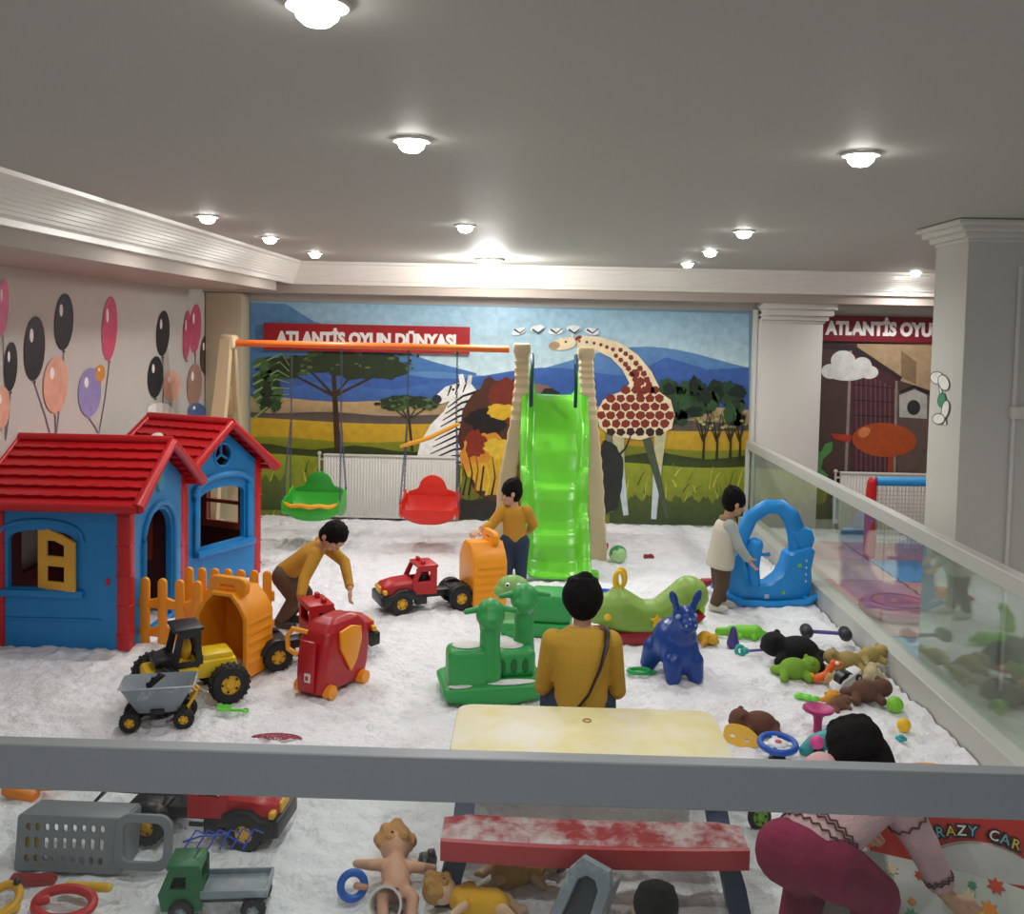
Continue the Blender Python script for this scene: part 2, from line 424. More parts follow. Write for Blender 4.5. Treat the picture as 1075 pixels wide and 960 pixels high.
MY = YB-.012
t = thing('savanna_mural', 'wide savanna landscape mural with mountains, acacia trees and grass on the back wall', 'mural', (0, 0, 0))
c0 = P(263, 316, YB); c1 = P(786, 553, YB)
b = MB(mat('mural_sheet', '#7fa6bd', .5)); b.box(((c0.x+c1.x)/2, YB-.005, (c0.z+c1.z)/2), (c1.x-c0.x, .01, c0.z-c1.z)); b.build('backing', t)
A = Art(lambda x, y: P(x, y, MY), (0, -1, 0), .0002)
TP = lambda x: 316+(x-263)*.0262          # top and bottom edges of the picture
BT = lambda x: 541+(x-263)*.0228
X0, X1 = 263, 786
def wav(b0, amp, f, ph): return lambda x: b0+(x-263)*.024+amp*sin(x*f+ph)
A.band(X0, X1, TP, lambda x: 400, '#8fb8cf', '#c2d8dc')
A.poly([(263, 318), (300, 319), (330, 338), (380, 352), (420, 368), (455, 380), (500, 392), (500, 400), (263, 400)], '#5f8fb8', '#3d6aa6')
A.band(420, 786, lambda x: 392-min(1, (x-420)/80)*(8+12*sin((x-600)*.021)+8*sin((x-500)*.008)), 425, '#5b86b6', '#3a62a8')
A.band(X0, X1, lambda x: 392+6*sin(x*.03)-10*math.exp(-((x-700)/28)**2)*2.2, 432, '#3b60a4', '#34508e')
A.band(X0, 560, lambda x: 405+4*sin(x*.05), 436, '#4068a8', '#34538c')
A.band(X0, X1, wav(418, 2, .04, 0), wav(440, 2, .03, 2), '#b79c6c', '#8d7a68')
A.band(X0, X1, wav(432, 1.5, .05, 0), wav(452, 2, .03, 2), '#4f4642', '#6b5d4f')
A.band(X0, X1, wav(440, 2, .02, 0), wav(474, 2, .03, 2), '#c09a28', '#a88a1c')
A.band(X0, X1, wav(460, 2, .035, 1), wav(488, 2, .03, 2), '#7b7f1e', '#4f5d18')
A.band(X0, X1, wav(468, 3, .06, 1), wav(482, 3, .045, 2), '#2f3a16', '#3a4718')
A.band(X0, X1, wav(478, 2, .035, 1), BT, '#8b9426', '#66721e')
rnd = random.Random(3); A.wrap(12)
for k in range(150):    # grass blades of the foreground
    x = rnd.uniform(265, 784); y = BT(x)-rnd.uniform(2, 56); l = rnd.uniform(7, 26); dx = rnd.uniform(-6, 12)
    x2 = max(264.5, min(784, x+dx)); A.line([(x, min(BT(x)-1, y+l*.5)), ((x+x2)/2, y-l*.2), (x2, y-l*.5)], 1.6, rnd.choice(['#a9ad3c', '#4d6119', '#6e7f22', '#c0ba55', '#3d4f18']), .4)
A.wrap(0)
A.band(640, 784, lambda x: BT(x)-20-8*abs(sin(x*.21))-4*abs(sin(x*.53)), BT, '#4b5a24', '#33401c', n=60)
A.band(263, 300, lambda x: BT(x)-34-9*abs(sin(x*.31)), lambda x: BT(x)-6, '#59682a', '#33401c', n=20)
def acacia(x, ytop, w, h, trunk, seed, dark='#26361f', light='#3f5a2c'):
    r = random.Random(seed)
    A.line([(x+3, trunk), (x, (trunk+ytop)/2), (x-2, ytop+h*.5)], 7 if w > 50 else 3, '#3a2c20', 4 if w > 50 else 2)
    for s in (-1, -.5, .4, 1): A.line([(x-1, ytop+h*1.6), (x+s*w*.45, ytop+h*.9), (x+s*w*.8, ytop+h*.4)], 3 if w > 50 else 1.5, '#3a2c20', 1)
    for k in range(9):
        u = r.uniform(-1, 1)
        A.poly(blob(x+u*w*.6, ytop+h*(.35+.25*abs(u)+r.uniform(-.1, .15)), w*.42*(1-.35*abs(u)), h*.38, seed*10+k), dark if k % 3 else light)
    A.wrap(8)
    for k in range(40):
        u = r.uniform(-1, 1); v = r.uniform(-.15, .75); A.ell(x+u*w*.95, ytop+h*(.2+v*.9), r.uniform(1.2, 4), r.uniform(.8, 1.8), r.choice([light, dark, '#5c7340', '#1d2a18']), n=7)
    A.wrap(0)
def clipped(x): return max(265, min(783, x))
acacia(352, 368, 92, 30, 478, 5)
acacia(430, 415, 36, 16, 474, 8)
A.wrap(8)
for k in range(26): A.poly(blob(clipped(266+rnd.uniform(4, 26)), 376+rnd.uniform(0, 52), rnd.uniform(4, 11)*.5+2, rnd.uniform(4, 8), k), rnd.choice(['#22331d', '#2f4a25', '#45643a']))
for k in range(7): A.line([(266, 440-k*9), (284+k*2, 425-k*9), (304, 420-k*6)], 2, '#87a06a', .8)
# thicket on the right
for k in range(46):
    x = 690+rnd.uniform(0, 88); A.poly(blob(min(774, x), 412+rnd.uniform(-8, 26)-4*sin(x*.07), rnd.uniform(5, 10), rnd.uniform(5, 12), 90+k), rnd.choice(['#1f3320', '#27402a', '#2f4d2a', '#16261a']))
for tx in (738, 752, 766, 776):
    A.line([(tx, 482), (tx+1, 462), (tx-3, 446)], 2.6, '#2c2416', 1.4)
    for s in (-1, -.4, .5, 1):
        x2 = clipped(tx+s*9); A.line([(tx, 464), ((tx+x2)/2, 452), (x2, 434)], 1.7, '#2c2416', .7)
    for k in range(9): A.ell(clipped(tx+rnd.uniform(-8, 8)), 440+rnd.uniform(-7, 10), 2.4, 1.5, rnd.choice(['#93924c', '#6f7a38', '#b0ab6a']), n=7)
A.wrap(0)
# a plain giraffe seen from the side
GB, GP, GC = '#e2d2ad', '#7c2f22', '#b9b58c'
for (p, q, r_) in (((648, 445), (651, 492), (657, 541)), ((694, 446), (690, 490), (686, 545))): A.line([p, q, r_], 13, GC if p[0] < 660 else GC, 5.5, ); A.line([(q[0], q[1]), (r_[0], r_[1])], 7, '#b5c5cc', 5)
A.line([(676, 450), (690, 500), (700, 544)], 10, '#47503c', 4); A.line([(640, 450), (636, 500), (642, 538)], 8, '#6d705c', 4)
A.poly([(629, 448), (627, 432), (633, 420), (644, 414), (655, 410), (664, 398), (668, 386), (690, 410), (704, 420), (708, 436), (705, 450), (692, 456), (672, 462), (652, 459), (638, 455)], GB)
neck = [(678, 412), (672, 396), (661, 380), (646, 368), (628, 361), (606, 358)]
A.line(neck, 30, GB, 11)
A.ell(592, 361, 13, 6.5, GB, -8); A.ell(582, 363, 6, 4, '#a98d6a', -8); A.line([(600, 356), (602, 349)], 2, GB); A.ell(607, 355, 4, 2, GP, -30)
A.ell(594, 359, 1.3, 1.3, '#1c1410', n=8)
rg = random.Random(11)
def inside(x, y, poly):
    c = False; j = len(poly)-1
    for i in range(len(poly)):
        if (poly[i][1] > y) != (poly[j][1] > y) and x < (poly[j][0]-poly[i][0])*(y-poly[i][1])/(poly[j][1]-poly[i][1])+poly[i][0]: c = not c
        j = i
    return c
bodyp = [(629, 448), (627, 432), (633, 420), (644, 414), (655, 410), (664, 398), (668, 386), (690, 410), (704, 420), (708, 436), (705, 450), (692, 456), (672, 458), (652, 456), (638, 453)]
gy = 392
row = 0
A.wrap(4)
while gy < 460:
    gx = 626+(row % 2)*5
    while gx < 712:
        if inside(gx, gy, bodyp):
            n = rg.choice([5, 6, 6]); r0 = 5.3; a0 = rg.random()
            A.poly([(gx+r0*rg.uniform(.85, 1.1)*cos(a0+2*pi*i/n), gy+r0*.92*rg.uniform(.85, 1.1)*sin(a0+2*pi*i/n)) for i in range(n)], GP if gy < 446 else '#3a2018')
        gx += 10.2
    gy += 8.8; row += 1
for i in range(15):
    k = i/14*4.9; j = int(k); f = k-j; p = (neck[j][0]*(1-f)+neck[j+1][0]*f, neck[j][1]*(1-f)+neck[j+1][1]*f); wv = 12-8*i/14
    for s in ((-.55, .5) if i < 9 else (0,)):
        dx, dy = neck[j+1][0]-neck[j][0], neck[j+1][1]-neck[j][1]; d = math.hypot(dx, dy); q = (p[0]-dy/d*s*wv, p[1]+dx/d*s*wv)
        A.poly([(q[0]+wv*.36*cos(a+.4), q[1]+wv*.36*sin(a+.4)) for a in [0, 1.2, 2.4, 3.6, 4.9]], GP)
A.wrap(0)
A.line([(644, 484), (657, 470), (664, 452)], 3, '#2a2c22', 1)
A.poly(blob(638, 500, 16, 38, 61, amp=.08), '#262a26')
# a plain zebra and a rocky outcrop with dry grass
A.poly([(436, 488), (441, 466), (452, 446), (466, 432), (474, 418), (482, 404), (494, 402), (502, 412), (503, 440), (504, 488)], '#e4e4e0')
A.poly([(482, 402), (468, 406), (457, 416), (456, 422), (463, 424), (476, 420), (490, 416)], '#e4e4e0'); A.ell(459, 419, 5, 4.5, '#2a2c30', 20)
A.wrap(3)
for k in range(11): A.line([(505-k*.3, 410+k*7.4), (486-k*1.2, 416+k*7.0), (470-k*2.6, 428+k*6.6+k*k*.05)], 3.4, '#17181b', 1.0)
for k in range(3): A.line([(490-k*8, 401+k*2), (486-k*8, 412+k*2)], 2.4, '#17181b', 1)
A.wrap(0); A.line([(484, 393), (486, 404)], 5, '#e4e4e0', 6); A.line([(494, 394), (492, 404)], 4, '#c9c9c4', 5); A.ell(476, 409, 1.6, 1.4, '#17181b', n=8)

A.poly(blob(520, 462, 36, 66, 33, amp=.1), '#4a2a1c'); A.poly(blob(534, 420, 20, 24, 34, amp=.14), '#6d2a1b'); A.poly(blob(512, 442, 22, 14, 35, amp=.2), '#1b1a1a')
A.poly(blob(528, 432, 17, 8, 36, amp=.15), '#c9a32a'); A.poly(blob(508, 480, 24, 26, 37, amp=.12), '#c9862c'); A.poly(blob(520, 500, 26, 20, 38, amp=.2), '#c9a02c')
A.poly(blob(500, 466, 12, 14, 39, amp=.2), '#7e2c1c'); A.poly(blob(524, 470, 16, 10, 40, amp=.2), '#d0b038'); A.poly(blob(500, 534, 34, 11, 41, amp=.25), '#23241f')
A.poly(blob(560, 415, 22, 12, 42, amp=.1), '#7d6658'); A.poly(blob(577, 417, 12, 9, 43, amp=.1), '#2b2627'); A.poly(blob(578, 500, 46, 52, 44, amp=.08), '#5a3325')
for k in range(16): A.line([(480+k*6, 520), (484+k*6, 505-k % 5*4), (482+k*6+rnd.uniform(-4, 4), 492-k % 4*6)], 2.4, rnd.choice(['#2a1c14', '#d8b53a', '#8a4a20']), .8)
for k in range(5): A.ell(545+k*19, 348-(k % 2)*3, 8, 3.5, '#dfe4e6', -20+k*8, n=10); A.line([(540+k*19, 346), (546+k*19, 350), (552+k*19, 345)], 2, '#20242a', 1)
A.build('picture', t)

def signboard(name, label, px0, py0, px1, py1, Y, txt, size, c, tx, dz, sxx, group=None, skew=0):
    a = P(px0, py0, Y); d = P(px1, py1, Y); t = thing(name, label, 'sign', ((a.x+d.x)/2, Y, 0))
    w = d.x-a.x; zc = (a.z+d.z)/2; h = a.z-d.z
    b = MB(mat('sign_'+c, c, .4)); b.box((0, 0, zc), (w, .012, h)); b.build('board', t)
    b = MB(mat('sign_white', '#f2f0ee', .4)); text_mb(b, txt, size, T((tx, -.009, zc+dz)), .006, .011, sx=sxx); b.build('lettering', t)
    return t
signboard('signboard', 'red signboard reading ATLANTİS OYUN DÜNYASI above the savanna mural', 277, 339, 493, 372, YB-.07, 'ATLANTİS OYUN DÜNYASI', .19, '#a3171f', .0, -.075, .86)

# brown town mural on the right with its own sign
t = thing('town_mural', 'brown street mural with gabled house, plain cloud and orange oval beyond the white pier', 'mural', (0, 0, 0))
c0 = P(859, 331, YB); c1 = P(1010, 548, YB)
b = MB(mat('town_sheet', '#4d3a35', .5)); b.box(((c0.x+c1.x)/2, YB-.005, (c0.z+c1.z)/2), (c1.x-c0.x, .01, c0.z-c1.z)); b.build('backing', t)
A = Art(lambda x, y: P(x, y, MY), (0, -1, 0), .0002)
A.poly([(858, 361), (1008, 361), (1008, 545), (853, 545)], '#4a3834')
A.poly([(900, 361), (1008, 361), (1008, 420), (945, 400), (900, 366)], '#a48b6c')
A.poly([(946, 368), (962, 380), (962, 404), (946, 396)], '#7d684e')
A.poly([(895, 364), (947, 396), (945, 400), (940, 400), (940, 545), (892, 545)], '#4a2a30')
for k in range(9): A.line([(899+k*5, 388+k*2.4), (899+k*5, 545)], 1.2, '#6f4a50')
for k in range(5): A.line([(896, 404+k*16), (940, 408+k*15)], 1, '#2f1a1e')
A.poly([(858, 360), (896, 362), (947, 396), (945, 400), (893, 368), (858, 366)], '#33262a')
A.line([(893, 368), (886, 545)], 3, '#8b7d78'); A.line([(941, 400), (938, 545)], 2.5, '#8b7d78')
A.poly([(942, 410), (960, 406), (976, 416), (976, 545), (942, 545)], '#5b4a44'); A.poly([(944, 415), (960, 409), (973, 415), (973, 440), (944, 438)], '#aaa8a2')
A.ell(959, 428, 7, 8, '#2c2a2a'); A.line([(944, 412), (960, 406), (976, 414)], 3, '#241d1d')
A.ell(928, 462, 34, 18, '#a3481e', 3); A.ell(907, 454, 7, 5, '#c97a48', -30); A.poly([(872, 455), (894, 457), (892, 465), (875, 461)], '#a83a20'); A.line([(935, 480), (934, 500)], 6, '#8f3e1c')
A.poly([(853, 474), (862, 474), (866, 466), (874, 464), (873, 474), (864, 482), (862, 492), (870, 500), (853, 502)], '#4f8c4a')
for (x, y, rx, ry) in ((872, 390, 10, 8), (885, 379, 13, 11), (905, 384, 10, 9), (912, 391, 10, 7), (889, 393, 20, 7)): A.ell(x, y, rx, ry, '#cfcfcc')
A.build('picture', t)
signboard('signboard', 'dark red signboard reading ATLANTİS OYUN above the brown street mural', 859, 331, 1012, 361, YB-.035, 'ATLANTİS OYUN', .2, '#7a1a2a', -.07, -.065, .82)

# balloon stickers on the left wall: plain ovals on strings
LX = XL+.004
def sticker(label, items, strings, group='balloon stickers on the left wall'):
    A = Art(lambda x, y: PX(x, y, LX), (1, 0, 0), .0004)
    for (x0, y0, x1, y1) in strings: A.line([(x0, y0), ((x0+x1)/2+1, (y0+y1)/2), (x1, y1)], 1.1, '#6d6a70')
    for (x, y, rx, ry, c) in items: A.ell(x, y, rx, ry, c, 3); A.poly([(x-1.5, y+ry+2), (x, y+ry-1), (x+1.5, y+ry+2)], c); A.ell(x-rx*.3, y-ry*.4, rx*.18, ry*.22, '#ece6e4')
    o = A.build('balloon_sticker'); tag(o, label, 'wall sticker', group); return o
sticker('pink, black and peach balloon sticker at the far left end of the left wall', [(3, 322, 6, 30, '#c9567f'), (11, 385, 7, 26, '#1f2024'), (2, 428, 8, 22, '#d9a18c')], [(3, 352, 6, 462), (11, 411, 6, 462)])
sticker('tall balloon sticker of two black balloons and one peach balloon', [(67, 338, 10, 30, '#232428'), (36, 366, 11, 34, '#232428'), (58, 404, 13, 30, '#d8a08b')], [(67, 370, 58, 468), (36, 402, 56, 468), (58, 436, 57, 468)])
sticker('slender balloon sticker of pink and lilac balloons with an orange one between', [(115, 345, 8, 34, '#c8506e'), (94, 412, 12, 26, '#8f86b8'), (105, 392, 5, 9, '#d08a3a')], [(115, 380, 104, 455), (94, 440, 103, 455)])
sticker('balloon sticker with a tall black balloon above a peach and a white one', [(171, 350, 7, 24, '#222327'), (163, 396, 8, 22, '#222327'), (180, 405, 9, 16, '#dba58e'), (168, 432, 14, 9, '#e9e6e2')], [(171, 376, 170, 446), (180, 422, 171, 446)])
sticker('balloon sticker of pink, maroon and grey balloons next to the beige pier', [(205, 345, 6, 26, '#c04b70'), (215, 372, 5, 20, '#4a3436'), (196, 352, 4, 26, '#b84468'), (204, 404, 8, 22, '#a07a6c'), (206, 432, 9, 9, '#3f5f94')], [(205, 372, 205, 445)])
# leaf sticker on the big column
A = Art(lambda x, y: PX(x, y, 2.557), (-1, 0, 0), .0004)
A.line([(992, 446), (989, 420), (985, 393)], 5, '#2c3a30', 3); A.line([(992, 446), (989, 420), (985, 393)], 3, '#dfe3dc', 1.5)
for (x, y, rx, ry, c, r_) in ((984, 397, 7, 6, '#e2e2dc', 20), (991, 402, 5, 8, '#e2e2dc', -20), (989, 420, 3.5, 7, '#2f8a62', 10), (993, 430, 3.5, 9, '#e2e2dc', 10), (986, 440, 6, 5, '#e2e2dc', 0)):
    A.ell(x, y, rx+.9, ry+.9, '#39443c', r_); A.ell(x, y, rx, ry, c, r_)
tag(A.build('leaf_sticker'), 'small white and green leaf sticker on the pale side of the big column', 'wall sticker')

# ---------------------------------------------------------------- radiators
def radiator(px0, py0, px1, py1, label, flr):
    a = P(px0, py0, YB-.1); d = P(px1, py1, YB-.1); w = d.x-a.x; h = a.z-flr
    t = thing('radiator', label, 'radiator', ((a.x+d.x)/2, YB-.1, flr), group=None); mr = mat('radiator_white', '#d9d8d2', .4)
    b = MB(mr); b.box((0, 0.0, h/2), (w, .05, h), bev=.008); n = int(w/.034)
    for k in range(n): b.box((-w/2+.03+(w-.06)*k/(n-1), -.022, h/2), (.018, .022, h-.05), bev=.006, seg=1)
    b.build('panel', t)
    b = MB(mr); b.box((0, 0, h+.008), (w+.006, .085, .016), bev=.004); 
    for k in range(int(w/.05)): b.box((-w/2+.04+k*.05, -.005, h+.017), (.03, .05, .004))
    b.build('top_grille', t)
    b = MB(mat('valve', '#c9c4ba', .35)); b.cone((-w/2-.05, 0, 0), (-w/2-.05, 0, h*1.0), .012); b.ell((-w/2-.05, 0, h+.02), .024); b.cone((-w/2-.05, 0, h-.05), (-w/2, 0, h-.05), .01); b.build('valve', t)
    return t
radiator(340, 478, 478, 540, 'long white ribbed radiator under the savanna mural behind the swings', .02)
radiator(882, 497, 972, 560, 'small white radiator under the brown mural beyond the side glass', .02)

# ---------------------------------------------------------------- balustrades
m_rail = mat('rail_grey', '#83888c', .42, var=.04, vscale=3)
m_rail2 = mat('rail_pale', '#b9bab4', .42, var=.04, vscale=3, c2='#9a9a94', c2scale=30, c2lo=.66, c2hi=.7)
m_glass = glass_mat('balustrade_glass', '#f4f7f6', .02, .6); m_glass2 = glass_mat('side_glass', '#f3f8f5', .04, .62)
t = thing('glass_balustrade', 'glass balustrade with broad grey handrail crossing the whole foreground', 'balustrade', (0, 2.525, 0))
b = MB(m_rail); b.box((-.15, 0, .943), (4.95, .055, .125), bev=.004, seg=1); b.build('handrail', t)
for x, wd in ((-2.0, .78), (0, 3.18), (1.96, .70)):
    b = MB(m_glass); b.box((x, 0, .44), (wd, .01, .88)); b.build('glass_panel', t)
b = MB(m_rail); b.box((-.15, 0, .03), (4.95, .07, .1), bev=.004); b.build('base_channel', t)
t = thing('glass_balustrade', 'side glass balustrade with pale handrail running back between the sand and the mats', 'balustrade', (2.44, 6.5, 0))
b = MB(m_rail2); b.box((0, 0, .955), (.075, 8.2, .09), bev=.004, seg=1); b.build('handrail', t)
b = MB(m_rail2); b.box((-.03, 0, .055), (.14, 8.2, .19), bev=.006, seg=1); b.build('kerb', t)
for y in (-3.05, -1.0, 1.05, 3.1):
    b = MB(m_glass2); b.box((0.005, y, .53), (.01, 2.03, .77)); b.build('glass_panel', t)
for y in (4.06,):
    b = MB(m_rail2); b.box((-.03, y, .53), (.04, .05, .78), bev=.004); b.build('post', t)
    b = MB(m_rail2); b.box((.03, y, .53), (.04, .05, .78), bev=.004); b.build('post', t)

# ---------------------------------------------------------------- ceiling lights
m_bulb = mat('lit_lamp', '#ffffff', .4, emit=28)
def downlight(x, y, label, watts, k=1):
    t = thing('downlight', label, 'ceiling light', (x, y, ROOM_Z), group='round downlights in the ceiling')
    b = MB(mat('lamp_trim', '#dad7d0', .3)); b.M = Matrix.Scale(k, 4); b.lathe([(.051, -.002), (.07, -.002), (.074, -.007), (.07, -.014), (.053, -.012)], closed=True); b.build('trim_ring', t)
    b = MB(m_bulb); b.M = Matrix.Scale(k, 4); b.lathe([(.05, -.003), (.051, -.018), (.046, -.036), (.03, -.05), (.0005, -.056)]); b.build('bulb', t)
    ld = bpy.data.lights.new('lamp_light', 'SPOT' if k == 1 else 'POINT'); ld.energy = watts; ld.color = LAMP_COL; ld.shadow_soft_size = .05*k
    if k == 1: ld.spot_size = R(165); ld.spot_blend = .9
    lo = bpy.data.objects.new('lamp_light', ld); col.objects.link(lo); lo.parent = t; lo.location = (0, 0, -.07*k-.015)
    return t
LL = ['large downlight cut by the top edge of the photo', 'lone bright downlight left of the middle of the ceiling', 'biggest brightest downlight in front of the big column',
      'nearest of three downlights along the left cornice', 'middle of three downlights along the left cornice', 'farthest of three downlights along the left cornice',
      'small downlight just before the glaring lamp over the swings', 'nearest of three downlights right of the slide', 'middle of three downlights right of the slide',
      'farthest of three downlights right of the slide', 'downlight just left of the big column, far back near the cornice']
for (x, y), l in zip(LAMPS, LL): downlight(x, y, l, LAMP_W)
downlight(-.44, 9.35, 'glaring downlight close to the back cornice above the swings', BACK_LAMP_W, 2.2)
HL = ['downlight over the left end of the foreground handrail, behind the photographer', 'downlight behind the photographer on the right', 'downlight behind the photographer in the middle', 'downlight over the mats beside the big column', 'downlight over the mats near the play net', 'downlight over the mats nearest the photographer']
for (x, y), l in zip(HIDDEN_LAMPS, HL): downlight(x, y, l, LAMP_W*(.6 if y < 1 else 1))
# ================================================================ PLAYHOUSES
m_hblue = mat('house_blue', '#157fc2', .38, var=.08, vscale=3)
m_hred = mat('house_red', '#bf1a22', .36, var=.07, vscale=3, c2='#d9505a', c2scale=22, c2lo=.72, c2hi=.8)
m_hyel = mat('shutter_yellow', '#e0a93a', .4)
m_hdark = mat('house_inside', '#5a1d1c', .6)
m_sandb = mat('settled_sand', '#e4e2e2', .85, bump=.5)
def archpts(x0, x1, z0, z1, rise, n=8):
    """opening with an arched head"""
    cx, hw = (x0+x1)/2, (x1-x0)/2
    return [(x0, z0), (x1, z0)]+[(cx+hw*cos(pi*i/n), z1-rise+rise*sin(pi*i/n)) for i in range(n+1)]
def tile_roof(y0, z0, y1, z1, x0, x1, rows=7):
    """one pitch: rows of scalloped tiles stepping down from ridge (y0,z0) to eave (y1,z1)"""
    secs = []; n = 60
    for j in range(rows):
        for f, lift in ((0, 0), (.82, .022), (1, .024)):
            k = (j+f)/rows; y = y0+(y1-y0)*k; z = z0+(z1-z0)*k
            sec = []
            for i in range(n+1):
                x = x0+(x1-x0)*i/n; sc = .010*abs(sin(pi*i/n*9+j*.5*pi)) if f >= .8 else .0
                dy = (y1-y0); L = math.hypot(dy, z1-z0); ny, nz = -(z1-z0)/L*(1 if dy > 0 else -1), abs(dy)/L
                sec.append(V((x, y+ny*lift+dy/L*sc, z+nz*lift+(z1-z0)/L*sc)))
            secs.append(sec)
    return secs
def playhouse(label, loc, rz, L, W, HW, HR, gable, front, side_name):
    """gable end at local +x, long front at local -y, origin on the sand at the centre"""
    t = thing('playhouse', label, 'playhouse', loc, rz)
    ph = .09
    # long front wall with arched window
    fz = HW-.02
    if front:
        wx0, wx1 = front
        b = MB(m_hblue); b.plate([(-L/2+.02, 0), (L/2-ph, 0), (L/2-ph, fz), (-L/2+.02, fz)], [archpts(wx0, wx1, .40, .80, .07)], .05, T((0, -W/2+.04, 0)), bev=.006)
        b.box(((wx0+wx1)/2, -W/2+.005, .375), (wx1-wx0+.14, .05, .05), bev=.012)
        b.tube([(x, -W/2+.012, z) for x, z in [(wx0-.06, .72)]+[((wx0+wx1)/2-(wx1-wx0+.1)/2*cos(pi*i/10), .76+.10*sin(pi*i/10)) for i in range(11)]+[(wx1+.06, .72)]], .016)
        b.box((-.05, -W/2+.012, .2), (L*.7, .02, .02), bev=.008); b.build('front_wall', t)
        sh = MB(m_hyel); sw = (wx1-wx0)*.56
        M = T((wx1-.0, -W/2-.015, 0)) @ RZ(-.22)
        sh.plate([(-sw, .40), (.02, .40), (.02, .72), (-.3*sw, .765), (-.75*sw, .80), (-sw, .80)], [[(-sw*.78, .45), (-sw*.2, .45), (-sw*.2, .56), (-sw*.78, .56)], [(-sw*.78, .62), (-sw*.2, .62), (-sw*.2, .70), (-sw*.5, .73), (-sw*.78, .73)]], .024, M, bev=.004)
        sh.build('shutter', t)
        b = MB(m_red); b.box((L/2-ph-.06, -W/2+.012, .46), (.022, .014, .05), bev=.005); b.build('latch', t)
    else:
        b = MB(m_hblue); b.box((0, -W/2+.04, fz/2), (L-.1, .05, fz), bev=.01); b.build('front_wall', t)
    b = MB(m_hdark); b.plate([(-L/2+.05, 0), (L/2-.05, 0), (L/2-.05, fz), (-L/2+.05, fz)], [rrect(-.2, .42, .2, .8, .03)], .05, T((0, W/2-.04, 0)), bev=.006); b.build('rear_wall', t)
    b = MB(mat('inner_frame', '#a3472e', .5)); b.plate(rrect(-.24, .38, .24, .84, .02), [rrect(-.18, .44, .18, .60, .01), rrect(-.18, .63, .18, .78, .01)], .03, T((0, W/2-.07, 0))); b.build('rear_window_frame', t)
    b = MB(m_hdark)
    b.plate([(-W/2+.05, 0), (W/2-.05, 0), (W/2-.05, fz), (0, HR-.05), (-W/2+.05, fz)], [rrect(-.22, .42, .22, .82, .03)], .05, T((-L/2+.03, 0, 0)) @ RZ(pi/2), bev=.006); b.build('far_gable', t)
    # visible gable end
    M = T((L/2-.03, 0, 0)) @ RZ(pi/2)
    out = [(-W/2+.06, 0), (W/2-.06, 0), (W/2-.06, fz), (0.0, HR-.05), (-W/2+.06, fz)]
    b = MB(m_hblue)
    if gable == 'door':
        door = archpts(-.25, .25, .03, .86, .20)
        b.plate(out, [door], .05, M, bev=.006)
        b.tube([(L/2, p[0], p[1]) for p in [(-.28, .05)]+[(.28*-cos(pi*i/12), .68+.22*sin(pi*i/12)) for i in range(13)]+[(.28, .05)]], .022)
        b.build('door_gable', t)
        d = MB(mat('peak_medallion', '#2f8fb0', .4)); d.cone((L/2-.01, 0, 1.05), (L/2+.012, 0, 1.05), .07, .06, 20); d.build('medallion', t)
    else:
        hole = archpts(-.27, .27, .36, .84, .08); rw = [(.10*cos(2*pi*i/20), HR-.26+.10*sin(2*pi*i/20)) for i in range(20)]
        b.plate(out, [hole, rw], .05, M, bev=.006)
        b.tube([(L/2+.005, p[0], p[1]) for p in [(-.33, .78)]+[(.33*-cos(pi*i/12), .82+.12*sin(pi*i/12)) for i in range(13)]+[(.33, .78)]], .03)
        b.box((L/2+.02, 0, .33), (.09, .68, .06), bev=.015); b.box((L/2+.005, -.31, .58), (.04, .06, .5), bev=.012); b.box((L/2+.005, .31, .58), (.04, .06, .5), bev=.012)
        b.build('window_gable', t)
        d = MB(m_hblue)
        for a in (90, 210, 330): d.cone((L/2-.03, 0, HR-.26), (L/2-.03, .105*cos(R(a)), HR-.26+.105*sin(R(a))), .012)
        d.torus((L/2-.01, 0, HR-.26), .10, .014, (0, pi/2, 0)); d.build('round_window', t)
        pass
    for sx in (-1, 1):
        for sy in (-1, 1):
            p = MB(m_hred); p.box((sx*(L/2-.045), sy*(W/2-.045), (HW)/2), (ph, ph, HW), bev=.014)
            for k in range(5): p.box((sx*(L/2-.045), sy*(W/2-.045), .1+k*.2), (ph+.008, ph+.008, .012), bev=.003, seg=1)
            p.build('corner_post', t)
    ov = .09
    for sy in (-1, 1):
        rb = MB(m_hred); k = 1.18
        y1 = sy*W/2*k; z1 = HR-(HR-HW+.02)*k
        rb.shell(tile_roof(0, HR, y1, z1, -L/2-ov, L/2+ov), .018 if sy > 0 else -.018)
        dy = math.hypot(y1, HR-z1)
        for sx in (-1, 1): rb.tube([(sx*(L/2+ov), 0, HR+.005), (sx*(L/2+ov), y1*.5, (HR+z1)/2+.01), (sx*(L/2+ov), y1, z1+.005)], [.034, .036, .044], seg=10)
        rb.tube([(-L/2-ov, y1, z1+.005), (0, y1, z1+.005), (L/2+ov, y1, z1+.005)], .032, seg=10)
        rb.build('roof_pitch', t)
    rb = MB(m_hred); rb.tube([(-L/2-ov, 0, HR+.02), (0, 0, HR+.02), (L/2+ov, 0, HR+.02)], .03, seg=10); rb.build('roof_ridge', t)
    return t
hc = G(133, 684)
playhouse('red roofed blue playhouse with yellow shutter and arched doorway, nearest the left wall front', (-3.08, hc.y+.53, -.01), 0, .93, 1.02, 1.04, 1.33, 'door', (-.36, .09), 'A')
playhouse('red roofed blue playhouse with square window gable, behind the one with the yellow shutter', (-2.87, 7.93, -.01), R(-24), .74, .96, 1.02, 1.36, 'window', None, 'B')
hb = bpy.data.objects['playhouse.001']; rb = MB(m_sandb)
